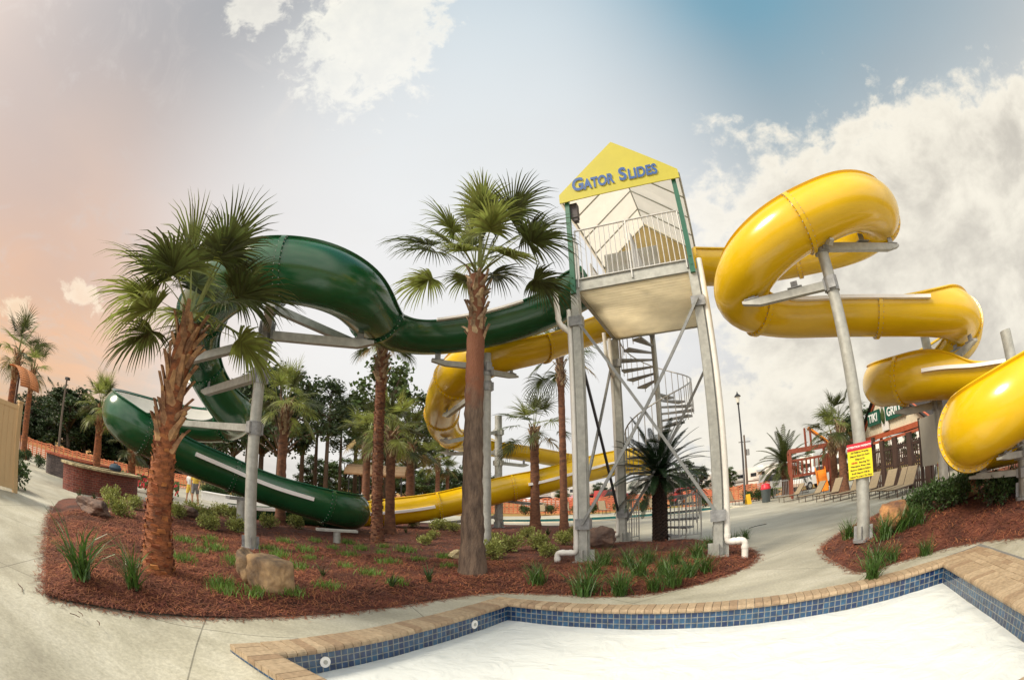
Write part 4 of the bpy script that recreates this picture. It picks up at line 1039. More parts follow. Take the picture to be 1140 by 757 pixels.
def boots_mesh(seed, h, r0, r1, orange=False, spread=1.):
    rg = random.Random(seed); mb = MB(); n = int(h/.035*max(1, r0/.16))
    for i in range(n):
        f = i/n; z_ = h*f; a = i*2.39996+rg.uniform(-.12, .12); r_ = r0+(r1-r0)*f
        c, s = cos(a), sin(a); out = V((c, s, 0)); sd_ = V((-s, c, 0)); L_ = rg.uniform(.22, .40)*spread; w_ = .055+.02*rg.random(); skew = rg.choice((-1, 1))*rg.uniform(.05, .16)
        p0 = out*(r_*.92)+V((0, 0, z_)); p1 = out*(r_+.035*spread)+V((0, 0, z_+L_*.5))+sd_*skew*.4; p2 = out*(r_+rg.uniform(.07, .15)*spread)+V((0, 0, z_+L_))+sd_*skew
        for a_, b_, wa, wb in ((p0, p1, w_*1.25, w_*.8), (p1, p2, w_*.8, w_*.5)):
            k = len(mb.v); th = out*.022
            mb.v += [tuple(q) for q in (a_-sd_*wa-th, a_+sd_*wa-th, a_+th, b_-sd_*wb-th, b_+sd_*wb-th, b_+th)]
            mb.f += [(k, k+3, k+5, k+2), (k+2, k+5, k+4, k+1), (k, k+1, k+4, k+3), (k+3, k+4, k+5)]; mb.m += [0]*4
    return mb.mesh('leaf_bases', [M['boot_orange' if orange else 'boot']])
def palm(label, base, H, r0, r1, boot, crown, csc=1., lean=(0, 0), mt='fibre', name='palm_tree', seed=1, group=None, orange=False, hb=.1, crz=None, detail=24, spread=1., sway=.0, scales=0):
    t = thing(name, label, 'palm tree', base, group); mb = MB(); n = max(10, int(H/.11)) if detail > 14 else 10; pts = []; rs = []
    for i in range(n+1):
        f = i/n; pts.append(V((base.x+lean[0]*f**1.3+sway*sin(f*4), base.y+lean[1]*f**1.3, base.z-.08+(H+.08)*f)))
        flare = 1+.42*math.exp(-f*H/.45); rs.append((r0+(r1-r0)*f)*flare)
    rg = random.Random(seed)
    ph = [rg.uniform(.93, 1.06) for _ in range(n+2)]
    mb.tube(pts, rs, detail, rfun=lambda i, a: ph[i]*(1+.05*noise.noise(V((cos(a)*3, sin(a)*3, i*.9+seed))) + .03*sin(a*7+i*2.1)))
    trk = mb.build('trunk', M[mt], t, smooth=True)
    if scales:
        rs_ = random.Random(seed+5); mb = MB(); hh = H-boot*.8; m_ = int(hh/.0115*scales)
        for i in range(m_):
            f = i/m_*hh/H; a = i*2.39996+rs_.uniform(-.3, .3); rad_ = (r0+(r1-r0)*f)*(1+.42*math.exp(-f*H/.45)); c = V((base.x+lean[0]*f**1.3, base.y+lean[1]*f**1.3, base.z+H*f)); out = V((cos(a), sin(a), 0)); sd_ = V((-sin(a), cos(a), 0))
            w_ = rs_.uniform(.035, .075); h_ = rs_.uniform(.012, .03); o1 = rad_*1.0; o2 = rad_*1.04+rs_.uniform(.004, .022); tl = rs_.uniform(-.01, .01)
            k = len(mb.v); mb.v += [tuple(c+out*o1-sd_*w_+V((0, 0, -h_+tl))), tuple(c+out*o1+sd_*w_+V((0, 0, -h_-tl))), tuple(c+out*o2+sd_*w_*.8+V((0, 0, h_-tl))), tuple(c+out*o2-sd_*w_*.8+V((0, 0, h_+tl))), tuple(c+out*o1*.97+sd_*w_*.8+V((0, 0, h_*1.2))), tuple(c+out*o1*.97-sd_*w_*.8+V((0, 0, h_*1.2)))]
            mb.f += [(k, k+1, k+2, k+3), (k+3, k+2, k+4, k+5)]; mb.m += [0, 0]
        mb.build('bark', M[mt+'_s'], t)
    if boot:
        z0 = H-boot; f = z0/H; me = boots_mesh(seed, boot, r0+(r1-r0)*f+.0, r1, orange, spread)
        o = put('leaf_bases', me, t, (lean[0]*f**1.3+sway*sin(f*4), lean[1]*f**1.3, z0))
        o.rotation_euler = (-(lean[1]*(1-f**1.3))/boot, (lean[0]*(1-f**1.3)+sway*(sin(4)-sin(f*4)))/boot, 0)
    put('crown', crown, t, (lean[0]+sway*sin(4), lean[1], H+hb), rz=rg.uniform(0, 6.28) if crz is None else crz, sc=csc)
    return t
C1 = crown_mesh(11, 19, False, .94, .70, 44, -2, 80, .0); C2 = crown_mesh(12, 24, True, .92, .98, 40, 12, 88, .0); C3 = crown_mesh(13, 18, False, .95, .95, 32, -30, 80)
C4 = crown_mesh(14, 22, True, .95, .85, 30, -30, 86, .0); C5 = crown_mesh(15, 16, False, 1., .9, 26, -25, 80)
b = GB(176, 638)
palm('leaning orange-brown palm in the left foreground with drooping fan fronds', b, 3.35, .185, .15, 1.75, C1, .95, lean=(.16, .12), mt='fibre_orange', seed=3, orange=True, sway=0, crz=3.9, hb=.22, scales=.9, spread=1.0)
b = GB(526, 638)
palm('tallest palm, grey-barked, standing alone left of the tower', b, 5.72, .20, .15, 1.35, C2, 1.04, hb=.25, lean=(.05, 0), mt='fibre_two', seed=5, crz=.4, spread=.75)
o = bpy.data.objects['trunk.001'] if 'trunk.001' in bpy.data.objects else None
b = GB(420, 603)
palm('red-brown palm trunk rising behind the bend of the green slide', b, 5.75, .155, .14, 1.3, C3, .62, seed=7, lean=(-.05, 0), scales=.8)
pl = [ # label, base px or world, crown px v, D, r, boot, crown, scale
 ('slim red palm just left of the tower leg, tall with an open crown', (628, 590), 396, .15, 1.35, C5, 1.05),
 ('shorter palm left of the slim red palm, its crown arching to the right', (596, 588), 478, .20, .8, C5, .95),
 ('bushy light green palm behind the big grey pole on the left', (312, 584), 447, .17, 1.2, C4, .88),
 ('full green palm close behind the centre-left red trunk', (434, 590), 480, .17, 1.0, C4, .85),
 ('broad dark palm to the right of the centre-left trunk', (456, 578), 494, .19, 1.0, C3, 1.05),
 ('stubby palm hidden partly by the centre-left trunk', (407, 578), 484, .19, 1.0, C3, .95)]
for i, (lab, (u, v), cv, r_, bt, cm, sc) in enumerate(pl):
    b = GB(u, v); D = math.hypot(b.x, b.y); D = min(D, 16.2 if u == 434 else 22); b = az(u, v, D); b.z = gz(b.x, b.y); H = A(u, cv, D).z-b.z
    palm(lab, b, H, r_, r_*.9, bt, cm, sc, seed=20+i, detail=16)
far_palms = [((107, 526), 452, 22, .2, C4, .95, 'small palm behind the brick planter, left of the green slide'), ((146, 530), 500, 24, .22, C3, .8, 'short palm showing under the green slide beside the flower bed'),
 ((27, 495), 408, 27, .2, C5, .95, 'slim palm beside the orange shade at the far left'), ((7, 500), 388, 22, .2, C5, 1.0, 'palm behind the beige fence at the left edge'),
 ((487, 560), 512, 45, .25, C4, 1.3, 'distant palm right of the broad dark palm'), ((404, 560), 505, 50, .25, C4, 1.2, 'distant palm beside the tan shade canopy'),
 ((930, 545), 485, 27, .22, C5, 1.0, 'sabal palm left of the signpost, behind the lounge chairs'), ((940, 545), 472, 25, .25, C3, 1.0, 'shaggy taller palm right behind the lounge chairs, by the signpost'),
 ((498, 562), 522, 60, .25, C3, 1.3, 'small far palm in front of the distant wood')]
for i, ((u, v), cv, D, r_, cm, sc, lab) in enumerate(far_palms):
    b = az(u, v, D); b.z = gz(b.x, b.y) if D < 40 else -.05; H = A(u, cv, D).z-b.z
    palm(lab, b, H, r_, r_*.85, min(1.2, H*.4), cm, sc, seed=40+i, detail=12, orange=i < 4, mt='fibre_orange' if i < 4 else 'fibre')
def feather(mb, base, a, el, L_, rg, droop, nl=26, ll=.30, mleaf=0, mpet=1, vee=.5, lw=.010):
    p = V(base); d = V((cos(a)*cos(el), sin(a)*cos(el), sin(el))); side = V((-sin(a), cos(a), 0)); P_ = [p.copy()]; D_ = [d.copy()]
    for k in range(nl):
        p = p+d*L_/nl; d = (d+V((0, 0, -droop/nl))).normalized(); P_.append(p.copy()); D_.append(d.copy())
    for k in range(nl): w1 = .014*(1-k/nl)+.002; mb.quad(P_[k]-side*w1, P_[k+1]-side*w1, P_[k+1]+side*w1, P_[k]+side*w1, m=mpet)
    for k in range(3, nl+1):
        f = k/nl; l = ll*sin(pi*min(1, .12+f*.88))**.5*rg.uniform(.85, 1.1)+.02
        up_ = side.cross(D_[k]).normalized(); up_ = up_ if up_.z > 0 else -up_
        for sg_ in (-1, 1):
            ld = (side*sg_*.85+D_[k]*.55+up_*vee).normalized(); q = P_[k]+ld*l+V((0, 0, -.12*l)); m2_ = P_[k]+ld*l*.5; wv = D_[k]*lw
            mb.quad(P_[k]-wv, m2_-wv*1.3, m2_+wv*1.3, P_[k]+wv, m=mleaf); mb.quad(m2_-wv*1.3, q-wv*.1, q+wv*.1, m2_+wv*1.3, m=mleaf)
rg = random.Random(5); mb = MB()
for i in range(76): f = i/75; feather(mb, V((0, 0, -.1*f)), i*2.39996, R(72-78*f+rg.uniform(-6, 6)), rg.uniform(1.5, 1.75), rg, .85+.3*f, 60, .15, lw=.009, vee=.25)
cyc = mb.mesh('crown', [M['cycad'], M['cycad']])
b = GB(735, 600); b = V((b.x*.93, b.y*.93, 0)); b.z = gz(b.x, b.y); H = A(735, 528, math.hypot(b.x, b.y)).z-b.z
t = thing('sago_palm', 'dark green sago palm with a thick black trunk under the tower', 'sago palm', b)
mb = MB(); n = 40; mb.tube([V((b.x, b.y, b.z-.05+(H+.05)*i/n)) for i in range(n+1)], [.23-.03*i/n for i in range(n+1)], 22, rfun=lambda i, a: 1+.10*sin(a*8+(i % 2)*pi)); mb.build('trunk', M['cycad_trunk'], t)
put('crown', cyc, t, (0, 0, H), sc=1.08)
mb = MB()
for i in range(40): f = i/39; feather(mb, V((0, 0, -.2*f)), i*2.39996, R(82-90*f+rg.uniform(-6, 6)), rg.uniform(1.7, 2.2), rg, .9+.4*f, 22, .32, lw=.03, vee=.3)
fea = mb.mesh('crown', [M['frond'], M['petiole']])
b = az(875, 546, 33); H = A(875, 517, 33).z
palm('feather-leaved date palm behind the wooden play fort', b, H, .28, .26, .9, fea, 1.25, seed=70, detail=14)

# ================================================================= SHRUBS, GRASSES, TUFTS
def shrub_mesh(seed, n, mt, w_=.32, h_=.34, ls=.05):
    rg = random.Random(seed); mb = MB()
    cl = [(rg.uniform(-.6, .6)*w_, rg.uniform(-.6, .6)*w_, rg.uniform(.35, .9)*h_) for _ in range(14)]
    for c in cl: mb.tube([(0, 0, 0), (c[0]*.5, c[1]*.5, c[2]*.5), c], [.008, .006, .004], 4, m=1)
    for i in range(n):
        c = V(rg.choice(cl)); o_ = V((rg.gauss(0, 1), rg.gauss(0, 1), rg.gauss(0, 1))).normalized()*rg.uniform(.3, 1)*w_*.48; p = c+o_
        if p.z < .01: p.z = .02
        d = (o_.normalized()+V((rg.uniform(-.6, .6), rg.uniform(-.6, .6), rg.uniform(0, .8)))).normalized(); s_ = d.cross(V((rg.uniform(-1, 1), rg.uniform(-1, 1), rg.uniform(-1, 1)))).normalized(); l = ls*rg.uniform(.7, 1.5)
        mb.quad(p, p+d*l*.5+s_*l*.28, p+d*l, p+d*l*.5-s_*l*.28)
    return mb.mesh('foliage', [mt, M['bark']])
SHR = [shrub_mesh(i, 1100, M['shrub']) for i in range(3)]; SHD = [shrub_mesh(9+i, 1000, M['shrub_d'], .32, .4) for i in range(3)]
def grass_mesh(seed, n, h, spread, mt, w_=.009, stiff=.8, seg=5):
    rg = random.Random(seed); mb = MB()
    for i in range(n):
        a = rg.uniform(0, 2*pi); el = R(rg.uniform(55, 88)); L_ = h*rg.uniform(.55, 1.1); d = V((cos(a)*cos(el), sin(a)*cos(el), sin(el))); p = V((rg.gauss(0, spread), rg.gauss(0, spread), 0)); sd_ = V((-sin(a), cos(a), 0))
        sd_ = (sd_*cos(1)+V((cos(a), sin(a), 0))*sin(rg.uniform(-1, 1))).normalized(); ww = w_*rg.uniform(.7, 1.3); dr = (1-stiff)*rg.uniform(.5, 2.2)
        for k in range(seg):
            q = p+d*L_/seg; d = (d+V((cos(a)*dr*.5, sin(a)*dr*.5, -dr*.9*(k+1)/seg))).normalized(); w1, w2 = ww*(1-(k/seg)**2*.9), ww*(1-((k+1)/seg)**2*.97)
            mb.quad(p-sd_*w1, q-sd_*w2, q+sd_*w2, p+sd_*w1); p = q
    return mb.mesh('blades', [mt])
GRT = [grass_mesh(i, 70, .85, .05, M['blade'], .011, .74) for i in range(3)]; GRM = [grass_mesh(5+i, 120, .62, .08, M['blade'], .009, .8) for i in range(4)]
TUF = [grass_mesh(15+i, 120, .15, .09, M['tuft'], .006, .8, 3) for i in range(3)]; YUC = [grass_mesh(25, 26, .42, .02, M['shrub_d'], .014, .9)]
def plant(me, name, label, cat, p, sc, group, mats=None):
    t = put(name, me, None, p, rz=rnd.uniform(0, 6.28), sc=sc); tag(t, label, cat, group); return t
import itertools
def nearwords(u):
    marks = [(40, 'near the left edge of the bed'), (175, 'by the leaning foreground palm'), (280, 'by the big left steel pole'), (345, 'between left pole and green slide end'), (420, 'near the centre-left red palm'), (526, 'near the tallest grey palm'), (600, 'between the grey palm and the tower'), (648, 'at the tower\'s left front leg'), (735, 'in front of the sago palm'), (802, 'at the tower\'s right front leg'), (961, 'at the foot of the signpost'), (1052, 'by the pole in the right bed'), (1135, 'at the right edge of the bed')]
    return min(marks, key=lambda m_: abs(m_[0]-u))[1]
used = {}
def uniq(txt, u, v):
    """adds a place word so every label singles out its plant"""
    key = txt; used.setdefault(key, []); used[key].append((u, v)); return key
plants = []   # (mesh, name, base label, cat, u, v, scale, group)
for (u, v, s) in [(93,645,1.15),(150,656,.85)]: plants.append((GRT, 'ornamental_grass', 'tall arching clump of strappy green grass', 'grass clump', u, v, s, 'grass clumps in the planting beds'))
for (u, v, s) in [(600,648,.95),(652,655,1.15),(690,655,1.1),(712,648,.9),(728,655,.8),(748,650,1.),(765,642,.95),(784,636,1.),(700,632,.9),(722,628,.9),(776,622,.9),(672,630,.9),(750,630,.85),(818,606,.8),(790,612,.8),(662,640,.8),(830,600,.7),(738,640,.8),
   (945,600,.9),(975,628,1.),(985,612,1.),(1000,606,1.05),(1012,600,.95),(1022,596,.85),(1030,618,.7),(972,650-6,.8),(993,625,.7),(1008,588,.9)]:
    plants.append((GRM, 'liriope_clump', 'upright dark green grass clump', 'grass clump', u, v, s*.82, 'liriope clumps in the planting beds'))
for (u, v) in [(317,604),(352,603),(339,614),(371,611),(387,605),(388,619),(345,623),(333,633),(384,632),(401,612),(427,609),(424,616),(432,628),(453,614),(465,624),(494,621),(259,626),(204,625),(234,602),(222,616),(238,612),(262,630),(248,654),(286,664),(324,664),(252,660),(365,655),(205,604),(440,650),(412,640),(310,620),(500,632),(300,612)]:
    plants.append((TUF, 'grass_tuft', 'low green tuft', 'grass tuft', u, v, rnd.uniform(.95, 1.45), 'low tufts across the pine straw'))
for (u, v, s) in [(123,558,1),(133,574,1.1),(149,566,.9),(200,577,.9),(216,574,1.),(230,580,1.),(232,590,.9),(244,574,.95),(260,580,1.),(300,588,1.),(321,578,1.),(330,588,1.05),(261,592,.9),(188,571,.9),(487,590,1.),(505,592,.9),(459,586,.9),(482,600,.7),(472,606,.6),(566,614,1.05),(548,622,1.),(597,612,1.),(587,598,.8),(628,606,.9),(612,620,.7),(550,604,.7),(530,598,.7),(640,598,.8)]:
    plants.append((SHR, 'variegated_shrub', 'rounded yellow-green leafy shrub', 'shrub', u, v, s*1.05, 'yellow-green shrubs in the main bed'))
for (u, v, s) in [(1034,566,1.2),(1050,575,1.3),(1064,583,1.2),(1076,560,1.1),(1062,556,1.),(1102,578,1.25),(1116,572,1.1),(1078,545,1.),(1135,555,1.),(1020,572,1.),(1048,558,.9),(1006,578,.9),(1090,548,1.)]:
    plants.append((SHD, 'low_evergreen_shrub', 'dense dark green shrub', 'shrub', u, v, s*.95, 'dark shrubs in the right bed'))
for (u, v, s) in [(478,648,.8),(360,642,.5),(89,557,.9),(105,556,.6),(543,603,.8),(562,602,.7),(610,596,.9),(465,601,.6),(452,593,.6),(436,655,.7)]:
    plants.append((YUC, 'spiky_plant', 'small spiky yucca-like plant', 'plant', u, v, s, 'spiky plants in the main bed'))
bygrp = {}
for i, p in enumerate(plants): bygrp.setdefault(p[1], []).append(i)
labels = {}
ordw = ['first', 'second', 'third', 'fourth', 'fifth', 'sixth', 'seventh', 'eighth', 'ninth', 'tenth']
for nm, ids in bygrp.items():
    near = {}
    for i in ids: near.setdefault(nearwords(plants[i][4]), []).append(i)
    for wds, ii in near.items():
        ii.sort(key=lambda i: -plants[i][5])
        for k, i in enumerate(ii):
            base_ = plants[i][2]
            if len(ii) == 1: labels[i] = f'{base_} {wds}'
            elif k == 0: labels[i] = f'{base_} {wds}, nearest one there'
            elif k == len(ii)-1: labels[i] = f'{base_} {wds}, farthest back there'
            else: labels[i] = f'{base_} {wds}, {ordw[k]} back'
for i, (ms, nm, lb, cat, u, v, s, gr) in enumerate(plants):
    p = GB(u, v); plant(ms[i % len(ms)], nm, labels[i], cat, p, s*rnd.uniform(.92, 1.08), gr)
for k, (u, v, D) in enumerate([(14, 520, 13.5), (22, 496, 24), (32, 500, 27), (44, 503, 24), (66, 506, 28)]):
    p = az(u, v, D); p.z = gz(p.x, p.y); plant(SHD[k % 3], 'hedge_shrub', ('leafy shrub at the foot of the beige fence', 'small shrub behind the fence end, by the shade post', 'small shrub beside the path at the far left', 'low shrub between path and orange field', 'low shrub just before the dark planter')[k], 'shrub', p, (1.9, 1.2, 1.2, 1.3, 1.4)[k], None)

# ================================================================= ROCKS
def rock(name, label, u, v, size, mt, seed, rz=0, sq=3.0, p=None, cr=(.62, .9)):
    p = GB(u, v) if p is None else p; bm = bmesh.new(); bmesh.ops.create_icosphere(bm, subdivisions=5, radius=1)
    rg = random.Random(seed); cuts = [(V((rg.gauss(0, 1), rg.gauss(0, 1), rg.gauss(0, .8))).normalized(), rg.uniform(*cr)) for _ in range(11)]
    for v_ in bm.verts:
        q = v_.co.normalized()
        l = min([1.]+[c/max(1e-3, q.dot(n_)) for n_, c in cuts if q.dot(n_) > 0])
        l *= 1/((abs(q.x)**sq+abs(q.y)**sq+abs(q.z)**sq)**(1/sq))*.92 if sq > 2 else 1
        l += .10*noise.noise(q*1.8+V((seed, 0, 0)))+.05*noise.noise(q*5+V((seed, 3, 0)))+.02*noise.noise(q*14)
        v_.co = Matrix.Rotation(rz, 3, 'Z') @ V((q.x*l*size[0]/2, q.y*l*size[1]/2, q.z*l*size[2]/2+size[2]*.38))
    me = bpy.data.meshes.new(name); bm.to_mesh(me); bm.free(); me.materials.append(mt)
    for pl_ in me.polygons: pl_.use_smooth = True
    o = put(name, me, None, p); tag(o, label, 'rock'); return o
rock('boulder', 'large squarish tan boulder in front of the left steel pole', 301, 655, (.72, .48, .52), M['rock'], 2, rz=-.55, sq=9, cr=(.98, 1.2))
rock('boulder', 'lichened greyish boulder leaning against the left side of the square tan boulder', 277, 648, (.40, .45, .58), M['rock'], 8, rz=-.2, sq=3.5)
rock('boulder', 'low rust-brown rock at the back left corner of the bed', 104, 572, (1.2, .8, .42), M['rock_p'], 3)
rock('boulder', 'dark low rock behind the leaning palm', 208, 575, (1.3, .7, .40), M['rock_p'], 5)
rock('boulder', 'dark brown boulder beside the tower\'s left front leg', 0, 0, (.85, .7, .7), M['rock_p'], 4, p=V((2.2, 12.0, .1)))
rock('boulder', 'small pale yellow rock left of the tallest palm', 507, 622, (.34, .26, .26), M['rock_pale'], 6)
rock('boulder', 'orange-brown boulder behind the signpost', 994, 588, (1.15, .75, .56), M['rock_o'], 7, rz=.5)
rock('boulder', 'small orange rock near the pole of the right bed', 1078, 558, (.8, .6, .4), M['rock_o'], 9)

# ================================================================= TREES
def tree_meshes(seed, kind, H=10.):
    rg = random.Random(seed); tr = MB(); lf = MB(); cl = []
    if kind == 'pine':
        tr.tube([(0, 0, -.3), (.05*H*.1, 0, H*.5), (rg.uniform(-.02, .02)*H, 0, H)], [.022*H, .016*H, .004*H], 8)
        for i in range(17):
            z_ = H*(.48+.5*rg.random()**.8); a = rg.uniform(0, 6.28); L_ = H*.20*(1.15-(z_/H)**3)*rg.uniform(.6, 1.1); e = V((cos(a)*L_, sin(a)*L_, z_+rg.uniform(0, .05)*H)); tr.tube([(0, 0, z_-.02*H), e*.6+V((0, 0, z_*.4)), e], [.006*H, .004*H, .002*H], 5); cl.append((e, H*.075)); 
            if rg.random() < .6: cl.append((V((e.x*.55, e.y*.55, e.z)), H*.06))
    else:
        s0 = .30 if kind == 'oak' else .12
        tr.tube([(0, 0, -.3), (0, 0, H*s0), (rg.uniform(-.04, .04)*H, 0, H*.62)], [.03*H, .023*H, .010*H], 9)
        for i in range(30 if kind == 'oak' else 40):
            a = rg.uniform(0, 6.28); f = rg.random(); z_ = H*((s0+.08+(.95-s0-.08)*f) if kind == 'oak' else (.05+.88*f)); w_ = (.33 if kind == 'oak' else .28)*H*sqrt(max(.05, 1-((f-.38)/.68)**2)); L_ = w_*rg.uniform(.35, 1.)
            e = V((cos(a)*L_, sin(a)*L_, z_)); tr.tube([(0, 0, max(H*s0, z_*.6)), e*.55+V((0, 0, z_*.35)), e], [.010*H, .006*H, .003*H], 5); cl.append((e, H*rg.uniform(.06, .10)))
    per = 130 if kind == 'pine' else (115 if kind == 'oak' else 170)
    for c, r_ in cl:
        for k in range(per):
            o_ = V((rg.gauss(0, 1), rg.gauss(0, 1), rg.gauss(0, .7))).normalized()*r_*rg.uniform(.2, 1.15); p = c+o_; d = V((rg.gauss(0, 1), rg.gauss(0, 1), rg.gauss(0, .6))).normalized(); s_ = d.cross(V((rg.gauss(0, 1), rg.gauss(0, 1), rg.gauss(0, 1)))).normalized(); l = H*(.026 if kind == 'pine' else .030)*rg.uniform(.6, 1.5)
            w2 = .22 if kind == 'pine' else .38
            lf.quad(p-d*l*.5, p+s_*l*w2, p+d*l*.5, p-s_*l*w2)
    return tr.mesh('trunk', [M['bark']], True), lf
TR = {}
for i, k in enumerate(('oak', 'oak', 'bushy', 'bushy', 'pine', 'pine')):
    tr, lf = tree_meshes(100+i, k)
    for mt in ('leaf_d', 'leaf_m', 'leaf_l'):
        if k == 'pine' and mt == 'leaf_l': continue
        TR.setdefault(k, {}).setdefault(mt, []).append((tr, lf.mesh('crown', [M[mt]])))
def tree(k, mt, label, loc, H, rz, group=None, wide=1.):
    tr, cr = TR[k][mt][int(rz*10) % 2]; t = thing('pine_tree' if k == 'pine' else 'broadleaf_tree', label, 'tree', loc, group); s = H/10
    put('trunk', tr, t, rz=rz, sc=(s*wide, s*wide, s)); put('crown', cr, t, rz=rz, sc=(s*wide, s*wide, s)); return t
def treepx(k, mt, label, u, vtop, D, rz, wide=1., group=None, vb=540):
    p = A(u, vtop, D); H = p.z+.06; b_ = V((p.x, p.y, -.06)); return tree(k, mt, label, b_, H, rz, group, wide)
# the dark wood on the far left
wl = [(5, 462), (28, 458), (58, 456), (92, 455), (125, 462), (160, 470), (195, 474), (-4, 452), (14, 447), (36, 436), (50, 440), (66, 432), (84, 428), (100, 440), (116, 446), (132, 452), (150, 455), (168, 452), (186, 458), (205, 462), (222, 455)]
for i, (u, vt) in enumerate(wl):
    treepx('bushy', 'leaf_d', 'dark tree in the continuous wood beyond the orange field on the left', u, vt, 70+(i*37 % 17), i*.83, 1.75, 'dark wood beyond the field')
wl2 = [(238, 448), (252, 430), (268, 424), (284, 418), (300, 412)]
for i, (u, vt) in enumerate(wl2): treepx('pine' if i % 2 else 'oak', 'leaf_d', 'dark bushy tree of the clump behind the left pole', u, vt, 48+(i*13 % 9), i*1.3, .9, 'tree clump behind the left pole')
treepx('oak', 'leaf_d', 'dark broad tree behind the light green palm and the left pole', 322, 398, 44, .4, .95)
treepx('pine', 'leaf_d', 'dark pine to the right of the light green palm', 342, 432, 50, 1.4, 1.1)
treepx('pine', 'leaf_d', 'thin pine between the light green palm and the bare trunk pines', 356, 446, 56, 5.1, 1.0)
treepx('pine', 'leaf_d', 'tall thin pine with bare trunk left of the centre-left palm', 369, 425, 46, .3, .95)
treepx('pine', 'leaf_d', 'second thin pine, beside the first and slightly shorter', 383, 446, 48, 2.2, .85)
treepx('pine', 'leaf_d', 'darker pine close to the centre-left red palm', 400, 440, 55, 4.2, 1.)
treepx('oak', 'leaf_m', 'large open-crowned tree behind the centre-left red palm', 437, 404, 52, 3.3, .95)
treepx('oak', 'leaf_d', 'dense tree behind the left bend of the yellow slide', 462, 430, 58, 2.1, 1.)
mid = [(350, 505), (366, 512), (385, 508), (402, 512), (420, 508), (440, 514), (458, 516), (474, 520), (490, 518), (506, 524), (520, 516), (534, 522), (550, 528), (566, 534), (584, 536), (604, 538), (626, 540), (648, 538), (668, 536), (690, 534)]
for i, (u, vt) in enumerate(mid):
    treepx('bushy', 'leaf_m' if i % 3 else 'leaf_d', 'mid-green trees of the low wood along the horizon behind the yellow slide', u, vt, 85+(i*29 % 20), i*.7, 1.5, 'low wood on the horizon')
for i, (u, vt, D, mt, lab) in enumerate([(762, 510, 75, 'leaf_d', 'dark tree between sago palm and right tower leg'), (780, 518, 80, 'leaf_d', 'smaller dark tree left of the right tower leg'), (745, 520, 85, 'leaf_m', 'green tree low behind the sago palm'), (812, 519, 80, 'leaf_m', 'round green tree just right of the tower'), (822, 524, 85, 'leaf_d', 'small dark tree left of the lamp post foot'), (845, 520, 90, 'leaf_l', 'pale green round tree right of the lamp post'), (862, 521, 95, 'leaf_m', 'dark round tree left of the date palm'), (900, 500, 90, 'leaf_m', 'distant tree behind the play fort'), (925, 496, 70, 'leaf_m', 'tree behind the two sabal palms'), (952, 455, 42, 'leaf_d', 'dark tree right behind the signpost top palms'), (990, 484, 60, 'leaf_m', 'green tree seen under the grill roof, left'), (1012, 478, 60, 'leaf_d', 'green tree seen under the grill roof, right'), (1060, 466, 60, 'leaf_m', 'tree behind the right grey pole')]):
    treepx('bushy', mt, lab, u, vt, D, 1+i*.9, 1.2)

# ================================================================= LEFT SIDE
# beige fence at the left edge
f0, f1 = az(18, 500, 12.6), V((-12.4, 1.2, 0)); f0.z = 0
t = thing('beige_fence', 'beige vinyl fence panel at the left edge of the path', 'fence', (f0+f1)/2)
d = (f1-f0).normalized()
for k in range(2):
    a, b_ = f0+(f1-f0)*k/2, f0+(f1-f0)*(k+1)/2; mb = MB(); mb.beam(up(a, 1.05), up(b_, 1.05), .04, 1.85)
    L_ = (b_-a).length; n = int(L_/.16)
    for i in range(n): q = a+(b_-a)*(i+.5)/n; mb.box(up(q, 1.05), (.145, .055, 1.8), rz=atan2(d.y, d.x))
    mb.beam(up(a, 2.0), up(b_, 2.0), .08, .10); mb.beam(up(a, .14), up(b_, .14), .08, .12); mb.build('fence_panel', M['beige'], t)
for k in range(3):
    a = f0+(f1-f0)*k/2; mb = MB(); mb.box(up(a, 1.06), (.13, .13, 2.12)); mb.box(up(a, 2.14), (.16, .16, .05)); mb.build('fence_post', M['beige'], t)
# planters
def planter(label, pts, h, w_, brick, p0):
    t = thing('brick_planter', label, 'planter', p0); mb = MB(); mb.uv = []; C_ = catmull([tuple(p)+(0,) for p in pts], 8); n = len(C_)
    cen_ = [V(q[:3]) for q in C_]; Lr, Rr = [], []
    for i in range(n):
        T = (cen_[min(i+1, n-1)]-cen_[max(i-1, 0)]).normalized(); s_ = V((-T.y, T.x, 0)); e = min(1, sqrt(max(.0, 1-abs(2*i/(n-1)-1)**4))+.12); Lr.append(cen_[i]+s_*w_*e); Rr.append(cen_[i]-s_*w_*e)
    ring_ = Lr+Rr[::-1]; u_ = 0
    for i in range(len(ring_)):
        a, b_ = ring_[i], ring_[(i+1) % len(ring_)]; l = (b_-a).length; k = len(mb.v); mb.v += [(a.x, a.y, -.02), (b_.x, b_.y, -.02), (b_.x, b_.y, h), (a.x, a.y, h)]; mb.f.append((k+3, k+2, k+1, k)); mb.m.append(0); mb.uv += [(u_, h), (u_+l, h), (u_+l, 0), (u_, 0)]; u_ += l
    mb.build('wall', brick, t); mb = MB()
    cx_ = sum(ring_, V((0, 0, 0)))/len(ring_)
    for i in range(len(ring_)):
        a, b_ = ring_[i], ring_[(i+1) % len(ring_)]; mb.beam(up(a.lerp(cx_, .02), h+.03), up(b_.lerp(cx_, .02), h+.03), .30, .07)
    mb.build('cap', M['rock_pale'] if brick is M['brick'] else M['trim_red'], t)
    mb = MB(); n_ = len(Lr)
    for i in range(n_-1): mb.quad(up(Lr[i], h-.04), up(Rr[i], h-.04), up(Rr[i+1], h-.04), up(Lr[i+1], h-.04))
    mb.build('soil', M['mulch'], t); return t
q0, q1, q2 = az(74, 545, 16.8), az(108, 552, 17.6), az(147, 556, 19.4)
